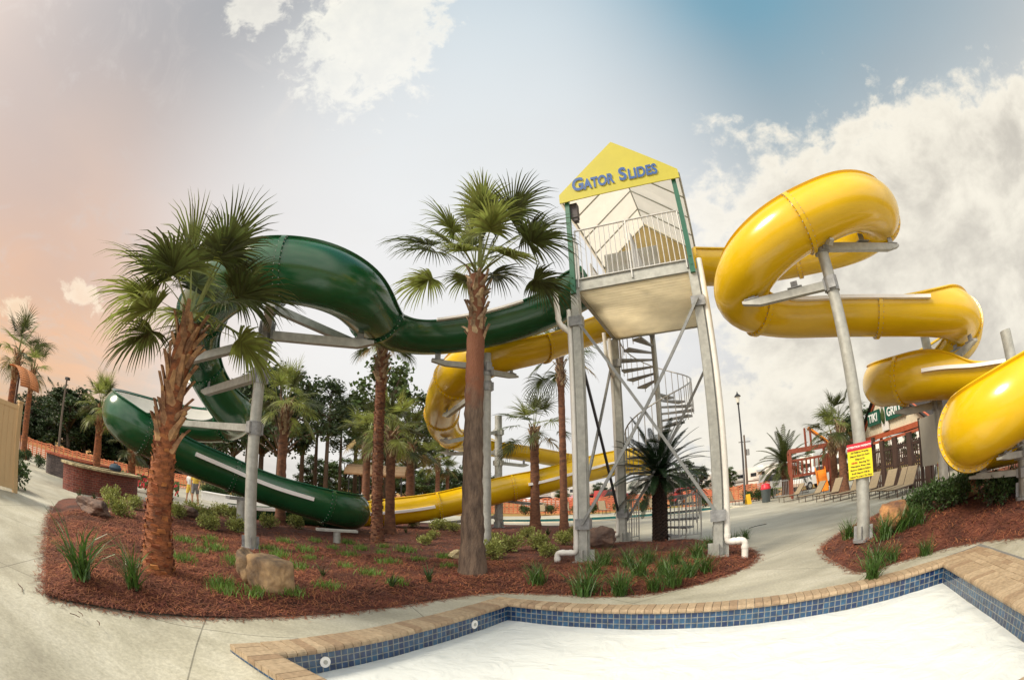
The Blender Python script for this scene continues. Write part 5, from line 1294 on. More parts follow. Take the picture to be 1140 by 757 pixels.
planter('long curved red brick planter with pale cap on the left of the deck', [q0, (q0+q1)/2+V((-.1, .1, 0)), q1, (q1+q2)/2+V((.05, 0, 0)), q2], .86, .55, M['brick'], q1)
q0, q1, q2 = az(53, 520, 22.5), az(80, 530, 22), az(118, 538, 24)
planter('darker curved brick planter behind the red one', [q0, (q0+q1)/2, q1, (q1+q2)/2, q2], .85, .6, M['brick_dark'], q1)
p = az(128, 530, 18.6, .92); t = thing('bag', 'blue-grey beach bag left on the planter cap', 'bag', p)
mb = MB(); mb.lathe(p, [(.02, 0), (.24, .02), (.28, .12), (.20, .24), (.06, .28)], 12); o = mb.build('body', M['bag'], t, smooth=True); mb = MB(); mb.tube([p+V((-.15, 0, .22)), p+V((-.08, 0, .36)), p+V((.08, 0, .36)), p+V((.15, 0, .22))], .015, 6); mb.build('strap', M['black'], t)
# flowers behind the planters
rg = random.Random(4)
mb = MB()
for i in range(900):
    u = rg.uniform(112, 200); p = az(u, 520, rg.uniform(23, 26)); hh = rg.uniform(.15, .75); mb.quad(p+V((-.06, 0, hh)), p+V((.06, 0, hh)), p+V((.05, .02, hh+.11)), p+V((-.05, .02, hh+.11)), m=0 if rg.random() < .4 else 1)
tag(mb.build('flower_bed', [M['cloth_r'], M['leaf_m']]), 'bed of red flowers and foliage behind the brick planter', 'flowers', kind='stuff')
# light pole, chain fence, orange net
b = az(66, 491, 42); H = A(73, 421, 42).z; t = thing('light_pole', 'tall thin light pole standing in front of the dark wood at left', 'light pole', b)
mb = MB(); mb.tube([b, b+V((0, 0, H))], [.14, .08], 8); mb.build('pole', M['wood_pole'], t); mb = MB(); mb.box(b+V((.1, 0, H)), (.5, .3, .22)); mb.build('lamp_head', M['black'], t)
def netfence(label, P_, h, group=None, z0=0., mt='net', posts='black', rows=9, name='orange_barrier_fence'):
    t = thing(name, label, 'fence', P_[0]); mb = MB(); pm = []
    for a, b_ in zip(P_, P_[1:]):
        L_ = (b_-a).length; n = max(2, int(L_/.35)); rg = random.Random(int(L_*10))
        s1 = [rg.uniform(-.12, .05) for _ in range(n+1)]
        for i in range(n):
            p, q = a+(b_-a)*i/n, a+(b_-a)*(i+1)/n
            for k in range(rows):
                za, zb = h*(k+.15)/rows, h*(k+.72)/rows; e0, e1 = 1+s1[i]*k/rows, 1+s1[i+1]*k/rows
                mb.quad(up(p, z0+za*e0), up(q, z0+za*e1), up(q, z0+zb*e1), up(p, z0+zb*e0))
            if i % 1 == 0:
                dd_ = (b_-a).normalized()*.05; mb.quad(up(p-dd_, z0+.05), up(p+dd_, z0+.05), up(p+dd_, z0+h*.95), up(p-dd_, z0+h*.95))
        m_ = max(1, int(L_/2.6))
        for i in range(m_): pm.append(a+(b_-a)*i/m_)
    mb.build('net', M[mt], t)
    for p in pm: m2 = MB(); m2.cyl(up(p, z0-.05), up(p, z0+h+.15), .03, 6); m2.build('fence_post', M[posts], t)
    return t
netfence('orange mesh barrier across the field on the far left', [az(22, 500, 34, -.06), az(60, 515, 33, -.06), az(110, 525, 33, -.06), az(165, 535, 34, -.06), az(210, 540, 38, -.06)], 1.15, z0=-.06)
netfence('orange mesh barrier between the far pool and the parked cars', [az(440, 560, 41, -.06), az(520, 560, 41, -.06), az(600, 560, 40, -.06), az(690, 560, 39, -.06), az(745, 560, 38, -.06)], 1.35, z0=-.06)
netfence('orange mesh barrier left of the red-lidded bin', [az(760, 556, 36, -.06), az(812, 552, 35, -.06), az(858, 548, 34, -.06)], 1.3, z0=-.06)
# shade umbrella far left
b = az(12, 500, 19); t = thing('shade_umbrella', 'orange curved shade canopy on a thin post behind the beige fence', 'shade', b)
mb = MB(); mb.cyl(b, up(b, 3.5), .05, 10); mb.build('post', M['dark_wood'], t)
mb = MB(); n = 16; P_ = []
for i in range(n+1):
    a = -.2+2.0*i/n; P_.append([V((b.x+1.0*sin(a-.4)-.3, b.y+.3+k*.5, 2.75+.95*cos(a*.8-.1)-(.05 if k else 0))) for k in (-1, 0, 1)])
for i in range(n):
    for k in range(2): mb.quad(P_[i][k], P_[i+1][k], P_[i+1][k+1], P_[i][k+1])
o = mb.build('canopy', M['shade'], t, smooth=True); md = o.modifiers.new('thickness', 'SOLIDIFY'); md.thickness = .03
# tan shade canopy in the middle distance
b = az(422, 548, 46); b.z = -.06; t = thing('shade_canopy', 'tan-roofed shade shelter in the middle distance behind the green slide', 'shelter', b)
zt = A(422, 524, 46).z; 
for sx in (-2.6, 2.6):
    for sy in (-1.6, 1.6): mb = MB(); mb.cyl(b+V((sx, sy, 0)), b+V((sx, sy, zt-.3)), .07, 8); mb.build('post', M['black'], t)
mb = MB(); n = 10
for i in range(n):
    a0_, a1_ = pi*i/n, pi*(i+1)/n
    mb.quad(*[b+V((x, -2*cos(a), zt-.5+1.1*sin(a))) for x, a in ((-3, a0_), (3, a0_), (3, a1_), (-3, a1_))])
o = mb.build('roof', M['shade_tan'], t, smooth=True); md = o.modifiers.new('thickness', 'SOLIDIFY'); md.thickness = .06
# white sun sail / low wall by the splash area
t = thing('low_white_wall', 'long low white wall of the splash area behind the left green slide', 'wall', az(260, 555, 24)); mb = MB()
mb.beam(up(az(226, 552, 27), .18), up(az(352, 560, 25), .18), .5, .5); mb.build('wall', M['cloth_w'], t)
mb = MB(); mb.beam(up(az(226, 552, 27), .45), up(az(352, 560, 25), .45), .6, .05); mb.build('cap', M['strip'], t)
for k, (u, v, D) in enumerate([(236, 551, 31), (252, 552, 31), (266, 553, 31), (228, 549, 31), (244, 551, 31)]):
    p = az(u, v, D, -.0); plant(SHD[k % 3], 'hedge_shrub', f'small dark hedge shrub, {ordw[k]} of the row behind the splash area wall', 'shrub', p, 1.8, 'hedge behind the splash area')
t = thing('safety_fence', 'dark rail fence on grass seen under the green slide', 'fence', az(235, 545, 34)); mb = MB()
a, b_ = az(190, 540, 30), az(290, 552, 34)
for zz in (.5, 1.15): mb.beam(up(a, zz), up(b_, zz), .05, .05)
mb.build('rail', M['black'], t)
for i in range(7): q = a+(b_-a)*i/6; mb = MB(); mb.cyl(q, up(q, 1.25), .045, 6); mb.build('fence_post', M['black'], t)

# ================================================================= RIGHT SIDE
# chaise longues
def chaise(label, loc, rz, back, group):
    t = thing('lounge_chair', label, 'lounge chair', (0, 0, 0), group)
    mb = MB(); 
    for s_ in (-.3, .3): mb.tube([(s_, -.95, .32), (s_, .35, .32)], .02, 6)
    for y_ in (-.9, .3): mb.tube([(-.3, y_, .32), (.3, y_, .32)], .02, 6)
    mb.build('frame', M['frame_d'], t)
    for s_ in (-.3, .3):
        for y_ in (-.8, .25): mb = MB(); mb.tube([(s_, y_, 0), (s_, y_, .32)], .02, 6); mb.build('leg', M['frame_d'], t)
    mb = MB(); mb.box((0, -.3, .345), (.56, 1.25, .02)); mb.build('seat', M['sling'], t)
    mb = MB(); e = V((0, .35+.78*cos(back), .34+.78*sin(back))); mb.beam((0, .35, .34), e, .56, .02)
    for s_ in (-.3, .3): mb.tube([(s_, .35, .33), (s_, e.y, e.z)], .02, 6, m=1)
    mb.build('backrest', [M['sling'], M['frame_d']], t)
    mb = MB(); mb.tube([(-.3, .55, .0), (-.3, .62, .5)], .015, 5); mb.tube([(.3, .55, 0), (.3, .62, .5)], .015, 5); mb.build('back_strut', M['frame_d'], t)
    t.location = loc; t.rotation_euler = (0, 0, rz); t.scale = (.92,)*3; return t
chs = [((882, 557), 27, 'lounge chair at the left end of the row, next to the bin'), ((905, 556), 24.5, 'lounge chair in front of the wooden play fort'), ((925, 553), 22.8, 'lounge chair below the first sabal palm'), ((945, 551), 21.3, 'lounge chair partly behind the warning sign pole, left side'), ((966, 549), 20.2, 'lounge chair partly behind the warning sign pole, right side'), ((985, 547), 19.3, 'lounge chair second from the dark fence'), ((998, 545), 18.5, 'lounge chair with raised back just before the dark fence'), ((1006, 543), 17.8, 'lounge chair nearest the dark fence and orange boulder')]
for i, ((u, v), D, lab) in enumerate(chs):
    p = az(u, v, D); chaise('tan ' + lab, p, R(-92)+.08*(i % 3), R(58 if i > 1 else 50), 'tan lounge chairs along the walkway')
for i, (u, D) in enumerate([(603, 36), (630, 36), (650, 35), (672, 34), (700, 33), (730, 32), (772, 31), (818, 30)]):
    p = az(u, 570, D); chaise(('tan lounge chair across the far pool, left of the shorter palm', 'tan lounge chair across the far pool, right of the slim red palm', 'tan lounge chair across the far pool, behind the left tower leg', 'tan lounge chair across the far pool, left of the sago palm', 'tan lounge chair across the far pool, behind the sago trunk', 'tan lounge chair across the pool, right of the sago trunk', 'tan lounge chair across the pool, left of the right tower leg', 'tan lounge chair between the right tower leg and the bin')[i], p, R(175)+R(180)+.05*i, R(62), 'lounge chairs across the far pool')
hp = [(585, 35), (614, 35), (642, 34.5), (660, 34), (690, 33), (715, 32), (786, 31), (836, 30.5), (845, 30.5), (862, 31)]
for i, (u, D) in enumerate(hp):
    p = az(u, 566, D+1.5); plant(SHD[i % 3], 'hedge_shrub', f'small shrub behind the far chairs, {ordw[i]} from the left', 'shrub', p, 1.7, 'shrubs behind the far pool chairs')
# bin
p = az(853, 559, 29); t = thing('trash_can', 'grey bin with bright red domed lid on the deck', 'trash can', p)
mb = MB(); mb.lathe(p, [(.24, 0), (.26, .02), (.31, .74), (.33, .76), (.33, .80)], 20); mb.build('body', M['grey_plastic'], t, smooth=True)
mb = MB(); mb.lathe(p, [(.34, .80), (.34, .86), (.29, .90), (.27, 1.08), (.18, 1.14), (.06, 1.16)], 20); mb.build('lid', M['red'], t, smooth=True)
p = az(833, 560, 29.5); t = thing('wet_floor_sign', 'small yellow floor sign left of the bin', 'floor sign', p); mb = MB(); mb.beam(p+V((-.0, -.18, 0)), p+V((0, 0, .62)), .3, .02); mb.beam(p+V((0, .18, 0)), p+V((0, 0, .62)), .3, .02); mb.build('panel', M['cone_y'], t)
# lamp post
b = az(829, 548, 31); H = A(821, 447, 31).z; t = thing('street_lamp', 'black lamp post with lantern head right of the tower', 'street lamp', b)
mb = MB(); mb.tube([b, up(b, .5), up(b, .55), up(b, H-.1)], [.14, .12, .075, .05], 10); mb.build('post', M['black'], t, smooth=True)
mb = MB(); mb.lathe(up(b, H-.1), [(.05, 0), (.10, .04), (.16, .42)], 8); mb.build('lantern', M['lampglass'], t); mb = MB(); mb.lathe(up(b, H+.32), [(.24, 0), (.22, .05), (.06, .2), (.02, .34)], 8); mb.lathe(up(b, H-.22), [(.06, 0), (.11, .1)], 8); mb.build('lamp_cap', M['black'], t)
# utility pole
b = az(832, 545, 70); H = A(830, 484, 70).z; t = thing('utility_pole', 'wooden utility pole close behind the lamp post', 'utility pole', b)
mb = MB(); mb.tube([b, up(b, H)], [.2, .13], 8); mb.build('pole', M['wood_pole'], t); mb = MB(); mb.box(up(b, H-1), (2.0, .15, .15)); mb.lathe(up(b, H-3)+V((.45, 0, 0)), [(.25, 0), (.25, .9)], 10); mb.build('crossarm', M['steel_d'], t)
# play fort
p = az(902, 552, 30); t = thing('play_fort', 'red-brown wooden play fort with orange slide behind the chairs', 'play fort', p)
fz = A(902, 527, 30).z; ftop = A(902, 499, 30).z; X = V((cos(R(-31)), sin(R(-31)), 0)); Y = V((-X.y, X.x, 0)); hw = 1.25
for sx in (-1, 1):
    for sy in (-1, 1): mb = MB(); mb.box(up(p+X*sx*hw+Y*sy*hw, ftop/2), (.16, .16, ftop), rz=R(-31)); mb.build('post', M['red_wood'], t)
mb = MB(); mb.box(up(p, fz), (2*hw, 2*hw, .14), rz=R(-31)); mb.build('floor', M['red_wood'], t)
mb = MB()
for sy in (-1, 1):
    mb.beam(up(p-X*hw+Y*sy*hw, ftop), up(p+X*hw+Y*sy*hw, ftop), .1, .2); mb.beam(up(p-X*hw+Y*sy*hw, fz+.95), up(p+X*hw+Y*sy*hw, fz+.95), .06, .1)
    mb.beam(up(p-Y*hw+X*sy*hw, ftop), up(p+Y*hw+X*sy*hw, ftop), .1, .2); mb.beam(up(p-Y*hw+X*sy*hw, fz+.95), up(p+Y*hw+X*sy*hw, fz+.95), .06, .1)
mb.build('beam', M['red_wood'], t)
mb = MB()
for i in range(9):
    for sy in (-1, 1): q = p-X*hw+X*2*hw*(i+.5)/9+Y*sy*hw; mb.beam(up(q, fz), up(q, fz+.95), .05, .05, up=(0, 1, 0)); q = p-Y*hw+Y*2*hw*(i+.5)/9+X*sy*hw; mb.beam(up(q, fz), up(q, fz+.95), .05, .05, up=(0, 1, 0))
mb.build('balusters', M['red_wood'], t)
mb = MB(); apx = up(p+X*.1, ftop+1.25)
mb.quad(up(p+X*.1-Y*hw, ftop+1.25), up(p+X*(hw+.3)-Y*hw, ftop-.0), up(p+X*(hw+.3)-Y*(hw-1.0), ftop), up(p+X*.1-Y*(hw-1.0), ftop+1.25)); o = mb.build('roof_panel', M['orange_pl'], t); md = o.modifiers.new('thickness', 'SOLIDIFY'); md.thickness = .1
mb = MB()
for sx in (-.2, .15): mb.beam(up(p+X*sx-Y*hw, ftop), up(p+X*sx-Y*hw, ftop+1.2), .1, .1)
mb.build('roof_strut', M['red_wood'], t)
mb = MB(); a = up(p+X*.6-Y*hw, fz+.1); b_ = up(p+X*.5-Y*(hw+2.0), .25); mb.beam(a, b_, .6, .05)
for s_ in (-.3, .3): mb.beam(a+X*s_+V((0, 0, .1)), b_+X*s_+V((0, 0, .1)), .05, .22)
mb.build('slide', M['orange_pl'], t)
t = thing('swing_beam', 'long red-brown swing beam to the right of the play fort', 'swing frame', p); mb = MB(); e = az(985, 545, 27.5); mb.beam(up(p+X*hw, ftop-.6), up(e, 3.3), .14, .2); mb.build('beam', M['red_wood'], t); mb = MB(); mb.beam(e, up(e, 3.3), .14, .14); mb.build('post', M['red_wood'], t)
# picket fence by the bin
t = thing('picket_fence', 'low metal picket fence between the bin and the date palm', 'fence', az(880, 552, 32)); mb = MB(); a, b_ = az(862, 556, 31.5), az(900, 550, 31)
for zz in (.15, 1.1): mb.beam(up(a, zz), up(b_, zz), .05, .05)
for i in range(22): q = a+(b_-a)*i/21; mb.cyl(up(q, .1), up(q, 1.2), .018, 5)
mb.build('pickets', M['steel_d'], t)

# vehicles
def wheel(mb_parent, p, r_, yd, nm='wheel'):
    mb = MB(); mb.tube([p-yd*.12, p+yd*.12], r_, 18); mb.tube([p-yd*.125, p+yd*.125], r_*.55, 14, m=1); return mb.build(nm, [M['tyre'], M['steel']], mb_parent)
def prism(mb, prof, p, x, y, w_, z0=0, m=0):
    k = len(mb.v); n = len(prof)
    for s_ in (-1, 1):
        for a, z_ in prof: q = p+x*a+y*s_*w_/2; mb.v.append((q.x, q.y, z0+z_))
    mb.f.append(tuple(k+i for i in range(n))); mb.f.append(tuple(k+n+i for i in reversed(range(n)))); mb.m += [m, m]
    for i in range(n): mb.f.append((k+i, k+n+i, k+n+(i+1) % n, k+(i+1) % n)); mb.m.append(m)
def car(label, p, ang, paint, suv=False):
    t = thing('parked_car', label, 'car', p, 'cars parked beyond the barrier'); x = V((cos(ang), sin(ang), 0)); y = V((-x.y, x.x, 0)); h = 1.75 if suv else 1.45
    mb = MB(); prism(mb, [(-2.25, .35), (2.2, .35), (2.3, .6), (2.2, .85), (1.1, .98), (-2.15, 1.02), (-2.3, .7)], p, x, y, 1.8); 
    prism(mb, [(1.0, .97), (.35, h-.02), (-1.3 if not suv else -1.9, h), (-2.0, 1.0)], p, x, y, 1.55); mb.build('body', M[paint], t)
    mb = MB()
    prism(mb, [(.80, 1.03), (.30, h-.10), (-1.25, h-.10), (-1.75, 1.05)], p, x, y, 1.58); mb.build('window', M['glass'], t)
    mb = MB(); mb.quad(*[p+x*a+y*s_*.68+V((0, 0, z_)) for a, s_, z_ in ((1.02, -1, 1.02), (1.02, 1, 1.02), (.42, .95, h-.06), (.42, -.95, h-.06))]); mb.build('windscreen', M['glass'], t)
    for a in (-1.4, 1.4):
        for s_ in (-1, 1): wheel(t, p+x*a+y*s_*.82+V((0, 0, .33)), .33, y)
    for s_ in (-1, 1): mb = MB(); mb.box(p+x*2.22+y*s_*.65+V((0, 0, .7)), (.08, .35, .15), rz=ang); mb.build('headlight', M['lampglass'], t)
    return t
def rv(label, p, ang, L_=8.5, H=3.3, grp='recreational vehicles parked in the background', motor=False, awning=False):
    t = thing('motorhome' if motor else 'camper_trailer', label, 'motorhome' if motor else 'camper', p, grp); x = V((cos(ang), sin(ang), 0)); y = V((-x.y, x.x, 0)); h = L_/2
    prof = [(-h, .55), (h*.92, .55), (h, .9), (h, 1.9), (h*.93, H-.12), (h*.85, H), (-h*.95, H), (-h, H-.15)]
    mb = MB(); prism(mb, prof, p, x, y, 2.4); mb.build('body', M['white_paint'], t)
    for s_ in (-1, 1):
        mb = MB(); mb.box(p+y*s_*1.205+V((0, 0, 1.15)), (L_*.92, .02, .22), rz=ang); mb.box(p+y*s_*1.205+x*.3+V((0, 0, 1.42)), (L_*.7, .02, .07), rz=ang); mb.build('stripe', M['stripe'], t)
        for a, w_ in ((-h*.62, 1.0), (-h*.2, .7), (h*.5, 1.2)):
            mb = MB(); mb.box(p+x*a+y*s_*1.21+V((0, 0, 2.15)), (w_, .03, .6), rz=ang); mb.build('window', M['glass'], t)
        mb = MB(); mb.box(p+x*h*.12+y*s_*1.21+V((0, 0, 1.65)), (.65, .04, 1.8), rz=ang); mb.build('door', M['silver_paint'], t)
    mb = MB(); mb.box(p+x*h*1.0+V((0, 0, 2.0)), (.04, 1.8 if motor else 1.0, .8), rz=ang); mb.build('windscreen' if motor else 'window', M['glass'], t)
    mb = MB(); mb.box(p-x*h*.3+V((0, 0, H+.14)), (.9, .7, .26), rz=ang); mb.build('roof_unit', M['cloth_w'], t)
    for a in (-h*.35, -h*.2) if not motor else (-h*.45, h*.62):
        for s_ in (-1, 1): wheel(t, p+x*a+y*s_*1.1+V((0, 0, .38)), .38, y)
    if awning: mb = MB(); mb.beam(p-y*1.25+V((0, 0, 2.85)), p-y*3.2+V((0, 0, 2.5)), L_*.5, .04); mb.build('awning', M['grey_canopy'], t)
    return t
def pz(u, D): q = az(u, 550, D); q.z = -.06; return q
for i, (u, D, ang, L_, lab, mo, aw) in enumerate([(560, 66, .1, 9, 'white camper low behind the barrier, left of the shorter palm', 0, 0), (592, 64, .2, 8, 'white camper behind the shorter palm trunk', 0, 0), (640, 62, .1, 9, 'white camper behind the left tower leg', 0, 0), (676, 60, .1, 8, 'white camper left of the sago palm', 0, 0), (715, 62, .2, 9, 'white camper behind the sago palm, left half', 0, 0), (752, 60, .15, 9, 'white camper behind the sago palm, right half', 0, 0),
    (782, 58, -.2, 8.5, 'white camper just left of the right tower leg', 0, 0), (812, 56, -.1, 7.5, 'white camper immediately right of the tower', 0, 0), (838, 58, -.3, 8, 'white camper behind the lamp post', 0, 0), (856, 54, -.45, 8.5, 'white camper with grey awning behind the bin', 0, 1), (882, 52, -.5, 9, 'camper with awning behind the date palm', 0, 1), (905, 60, -.5, 10, 'camper partly hidden by the play fort', 0, 0), (918, 46, R(200), 9.5, 'white motorhome facing the play fort', 1, 0), (940, 44, R(215), 9, 'white motorhome between the two sabal palms', 1, 0), (990, 46, -.8, 9, 'camper seen behind the dark fence, left', 0, 0), (1012, 44, -.9, 9, 'camper seen behind the dark fence, right', 0, 0)]):
    rv(lab, pz(u, D*1.5), ang, L_, 3.3 if not mo else 3.6, motor=bool(mo), awning=bool(aw))
for u, D, ang, pt, suv, lab in [(480, 50, .1, 'silver_paint', 0, 'silver car beyond the barrier, left of the grey palm'), (508, 48, .2, 'white_paint', 1, 'white car hidden partly by the grey palm trunk'), (606, 47, .3, 'white_paint', 0, 'white car beyond the barrier, right of the shorter palm'), (655, 45, .2, 'red_paint', 0, 'red car beyond the barrier, by the left tower leg'), (686, 44, .3, 'red_paint', 1, 'red vehicle beyond the barrier, left of the sago palm'), (700, 46, .2, 'white_paint', 0, 'white car beyond the barrier behind the sago trunk'), (770, 42, -.1, 'red_paint', 0, 'red car beyond the barrier, left of the right tower leg'), (868, 46, -.4, 'silver_paint', 1, 'silver truck behind the bin'), (906, 40, R(190), 'white_paint', 1, 'white truck seen right of the play fort')]:
    car(lab, pz(u, D), ang, pt, bool(suv))

# grill building
a, c = az(962, 505, 27), az(1034, 500, 21.5); dg = (c-a).normalized(); ng = V((-dg.y, dg.x, 0)); ng = -ng if ng.dot(V((-a.x, -a.y, 0))) < 0 else ng
zl = A(968, 487, 27).z; za = zl+2.3; W_ = (c-a).length; ap = a+dg*W_*.45
t = thing('grill_building', 'cream gabled snack bar with red trim and green sign panels, open underneath', 'building', (a+c)/2)
dep = 7.
mb = MB(); q = [up(a, zl), up(c, zl), up(ap, za)]; n_ = ng*.08
mb.v = [tuple(p) for p in q]+[tuple(p-n_) for p in q]; mb.f = [(0, 1, 2), (5, 4, 3), (0, 3, 4, 1), (1, 4, 5, 2), (2, 5, 3, 0)]; mb.m = [0]*5
for i in range(26):
    f = (i+.5)/26; zt_ = zl+(za-zl)*(f/.48 if f < .48 else (1-f)/.52); mb.box(up(a+dg*W_*f+ng*.012, (zl+zt_)/2), (.03, .02, max(.05, zt_-zl)), rz=atan2(dg.y, dg.x))
mb.build('gable_wall', M['siding'], t)
mb = MB(); o_ = ng*.03
mb.beam(up(a-dg*.4, zl-.12)+o_, up(c+dg*.4, zl-.12)+o_, .12, .24); mb.beam(up(a-dg*.4, zl-.1)+o_, up(ap, za+.1)+o_, .12, .2); mb.beam(up(ap, za+.1)+o_, up(c+dg*.4, zl-.1)+o_, .12, .2); mb.build('trim', M['trim_red'], t)
mb = MB()
for e, ex in ((a-dg*.4, ap), (ap, c+dg*.4)):
    z1, z2 = (zl-.1, za+.15) if ex is ap else (za+.15, zl-.1); p1, p2 = up(e, z1)+ng*.25, up(ex, z2)+ng*.25; mb.quad(p1, p2, p2-ng*dep, p1-ng*dep); mb.quad(p1+V((0, 0, .09)), p1-ng*dep+V((0, 0, .09)), p2-ng*dep+V((0, 0, .09)), p2+V((0, 0, .09)))
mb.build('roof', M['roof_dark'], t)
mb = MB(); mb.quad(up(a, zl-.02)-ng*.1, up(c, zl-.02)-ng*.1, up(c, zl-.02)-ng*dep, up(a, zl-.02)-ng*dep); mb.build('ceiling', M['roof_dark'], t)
for e in (a, c):
    for k in (0, dep*.5, dep-.3): mb = MB(); mb.box(up(e, zl/2)-ng*k, (.28, .28, zl), rz=atan2(dg.y, dg.x)); mb.build('post', M['dark_wood'], t)
for f, tx, wd in ((.27, 'TIKI', 1.35), (.62, 'GRILL', 1.9)):
    pp = up(a+dg*W_*f+ng*.12, zl+.85); mb = MB(); mb.box(pp, (wd, .1, .72), rz=atan2(dg.y, dg.x)); pn = mb.build('sign_panel', M['sign_green'], t)
    xx = dg if dg.cross(V((0, 0, 1))).dot(ng) > 0 else -dg
    place_text('lettering', textmesh(tx, .58, .01, .01), M['white_letter'], pn, pp+ng*.065, xx, (0, 0, 1))
pp = up(a+dg*W_*.45+ng*.12, zl+1.0); mb = MB(); mb.box(pp, (.62, .08, 1.9), rz=atan2(dg.y, dg.x)); em = mb.build('emblem_panel', M['cloth_w'], t)
mb = MB(); mb.lathe(pp+ng*.1+V((0, 0, -.1)), [(.05, -.5), (.12, -.3), (.13, 0), (.05, .25)], 10); mb.lathe(pp+ng*.1+V((0, 0, .35)), [(.06, -.1), (.17, .05), (.04, .28)], 8, m=1)
mb.build('emblem', [M['leaf_m'], M['cone_y']], em)
# grey board + fence under it
t = thing('menu_board', 'blank grey board hanging beside the post of the snack bar', 'board', az(1038, 505, 15.5)); p1, p2 = az(1026, 500, 16.2), az(1052, 500, 14.8); mb = MB(); mb.beam(up(p1, 1.65), up(p2, 1.65), .05, 1.5); mb.build('panel', M['board'], t)
for q in (p1, p2): mb = MB(); mb.cyl(up(q, 0), up(q, 2.45), .05, 8); mb.build('post', M['dark_wood'], t)
t = thing('dark_slat_fence', 'dark brown wooden picket fence and posts behind the lounge chairs', 'fence', az(1000, 535, 22)); mb = MB(); a2, c2 = az(972, 540, 24), az(1034, 536, 18.5); Lf_ = (c2-a2).length
for zz in (.3, 1.0, 1.75): mb.beam(up(a2, zz), up(c2, zz), .05, .09)
n = int(Lf_/.2)
for i in range(n): q = a2+(c2-a2)*i/n; mb.box(up(q, .95), (.06, .04, 1.9), rz=atan2((c2-a2).y, (c2-a2).x))
mb.build('slats', M['dark_wood'], t)
for i in range(5): q = a2+(c2-a2)*i/4; mb = MB(); mb.box(up(q, 1.1), (.22, .22, 2.2), rz=.3); mb.build('fence_post', M['dark_wood'], t)
t = thing('pergola_beam', 'red-brown pergola beam above the dark fence', 'pergola', a2); mb = MB(); mb.beam(up(a2, 2.2)-ng*.2, up(c2, 2.2)-ng*.2, .10, .12); mb.build('beam', M['trim_red'], t)
for q in (a2, c2): mb = MB(); mb.beam(up(q, 0)-ng*.2, up(q, 2.5)-ng*.2, .15, .15); mb.build('post', M['dark_wood'], t)
for i, (u, D) in enumerate([(1012, 24), (1022, 23), (1040, 20), (1046, 19), (1052, 18)]):
    p = az(u, 530, D); t = thing('bar_stool', f'dark high bar stool under the snack bar roof, {ordw[i]} from the left', 'bar stool', p, 'bar stools under the snack bar roof')
    mb = MB(); mb.lathe(up(p, .72), [(.2, 0), (.2, .06)], 12); mb.build('seat', M['dark_wood'], t)
    for k in range(4): a_ = k*pi/2+.7; mb = MB(); mb.cyl(p+V((cos(a_)*.24, sin(a_)*.24, 0)), up(p, .72)+V((cos(a_)*.14, sin(a_)*.14, 0)), .02, 6); mb.build('leg', M['dark_wood'], t)
    mb = MB(); mb.box(up(p, 1.05)+V((0, .19, 0)), (.38, .03, .35)); mb.build('backrest', M['dark_wood'], t)
b = az(1049, 545, 13.9); t = thing('yellow_bollard', 'bright yellow post behind the right grey pole', 'bollard', b); mb = MB(); mb.lathe(b, [(.12, 0), (.12, 1.0), (.09, 1.06), (.02, 1.08)], 14); mb.build('post', M['sign_yellow'], t, smooth=True); mb = MB(); mb.lathe(b, [(.125, .9), (.125, .98)], 14); mb.build('band', M['red'], t)

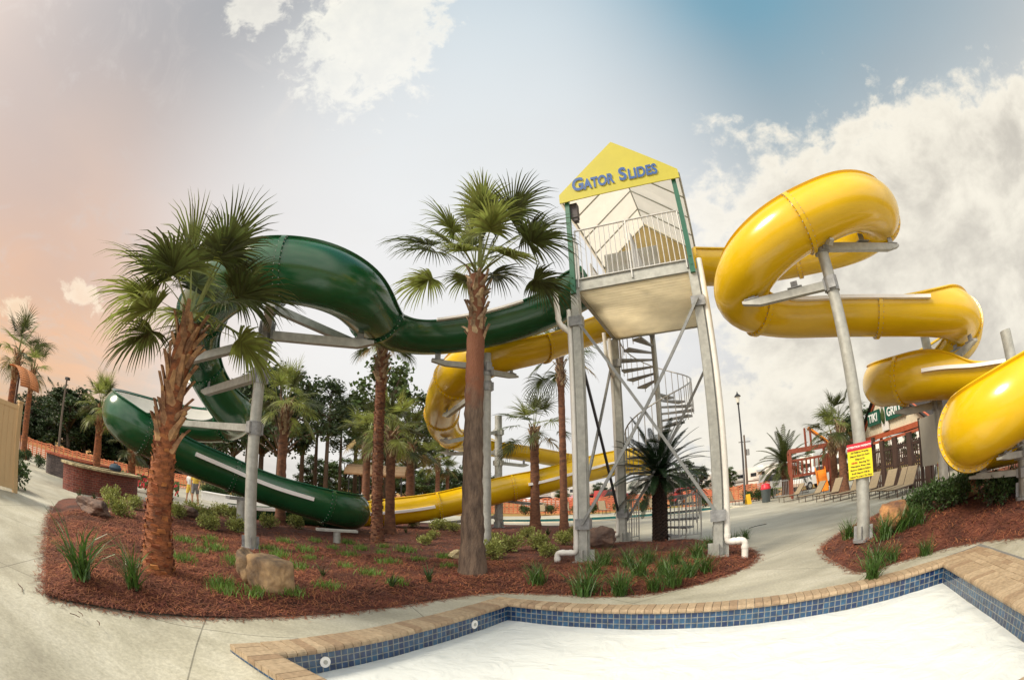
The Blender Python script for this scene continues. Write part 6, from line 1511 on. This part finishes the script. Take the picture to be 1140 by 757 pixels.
# ================================================================= PEOPLE
def person(label, loc, facing, h, top_m, short_m, pose='walk', bare=False):
    s = h/1.75; verts = []; rad = []; edges = []
    def v(p, r, par=None):
        verts.append(V(p)*s); rad.append(r*s)
        if par is not None: edges.append((par, len(verts)-1))
        return len(verts)-1
    pel = v((0, 0, .95), .145); wst = v((0, 0, 1.10), .13, pel); ch = v((0, .01, 1.30), .16, wst); nb = v((0, 0, 1.45), .075, ch); nk = v((0, 0, 1.52), .055, nb); hd0 = v((0, .015, 1.60), .075, nk); hd1 = v((0, .02, 1.68), .09, hd0); v((0, .015, 1.735), .06, hd1)
    for sg in (-1, 1):
        st = .22*sg if pose == 'walk' else .03*sg
        hp_ = v((.095*sg, 0, .90), .10, pel); kn = v((.10*sg, st*.5+.03, .50), .062, hp_); an = v((.10*sg, st-.02, .10), .040, kn); hl = v((.10*sg, st-.01, .045), .040, an); v((.11*sg, st+.16, .03), .030, hl)
        sh = v((.19*sg, 0, 1.40), .058, nb); el = v((.25*sg, -st*.3-.02, 1.13), .042, sh); wr = v((.26*sg, -st*.6+.06, .90), .028, el); pm = v((.26*sg, -st*.7+.08, .84), .030, wr)
        for k in range(4): kf = v((.26*sg+(k-1.5)*.006, -st*.7+.055+.018*k, .79), .010, pm); v((.255*sg, -st*.7+.06+.018*k, .745+.006*abs(k-1.5)), .008, kf)
        kt = v((.24*sg, -st*.7+.11, .815), .011, wr); v((.235*sg, -st*.7+.13, .785), .009, kt)
    me = bpy.data.meshes.new('person'); me.from_pydata(verts, edges, []); o = bpy.data.objects.new('body', me); COL.objects.link(o)
    sk = o.modifiers.new('s', 'SKIN'); sk.use_smooth_shade = True
    for i, d in enumerate(me.skin_vertices[0].data): d.radius = (rad[i], rad[i]); d.use_root = (i == 0)
    sb = o.modifiers.new('u', 'SUBSURF'); sb.levels = sb.render_levels = 2
    dg_ = bpy.context.evaluated_depsgraph_get(); dg_.update(); m2 = bpy.data.meshes.new_from_object(o.evaluated_get(dg_)); bpy.data.objects.remove(o)
    m2.materials.clear(); m2.materials.append(M['skin'])
    t = thing('person', label, 'person', loc); t.rotation_euler = (0, 0, facing); put('body', m2, t)
    # clothing: shells lifted off the body surface
    def cloth(nm, cond, off, mt):
        bm = bmesh.new(); bm.from_mesh(m2); bmesh.ops.delete(bm, geom=[f for f in bm.faces if not cond(f.calc_center_median()/s)], context='FACES')
        bm.normal_update()
        for q in bm.verts: q.co += q.normal*off
        mm = bpy.data.meshes.new(nm); bm.to_mesh(mm); bm.free(); mm.materials.append(mt); put(nm, mm, t)
    cloth('shorts', lambda c: .58 < c.z < 1.06 and abs(c.x) < .21, .022, M[short_m])
    if not bare: cloth('shirt', lambda c: 1.02 < c.z < 1.47 and (abs(c.x) < .20 or c.z > 1.2), .016, M[top_m])
    cloth('hair', lambda c: c.z > 1.66 or (c.z > 1.58 and c.y < -.02), .012, M['hair'])
    mb = MB(); mb.lathe(V((0, .105, 1.625))*s, [(.006, -.02), (.014, -.01), (.004, .02)], 6); k = mb.mesh('nose', [M['skin']]); put('nose', k, t)
    mb = MB()
    for sg in (-1, 1): mb.lathe(V((.032*sg, .098, 1.65))*s, [(.004, -.006), (.009, 0), (.004, .006)], 6)
    put('eyes', mb.mesh('eyes', [M['ink']]), t)
    return t
p = az(217, 560, 21.5); person('person in grey shorts and yellow top walking under the green slide', p, R(200), 1.62, 'cloth_y', 'cloth_g')
p = az(211, 558, 22.3); person('smaller person in yellow shorts and white shirt beside the one in grey shorts', p, R(190), 1.45, 'cloth_w', 'cloth_y', 'walk')
p = az(406, 560, 27); person('person in a white shirt behind the yellow slide end, left of the red palm', p, R(150), 1.75, 'cloth_w', 'cloth_g', 'stand')
p = az(147, 535, 36); person('distant person in red standing near the flower bed', p, R(100), 1.7, 'cloth_r', 'cloth_r', 'stand')
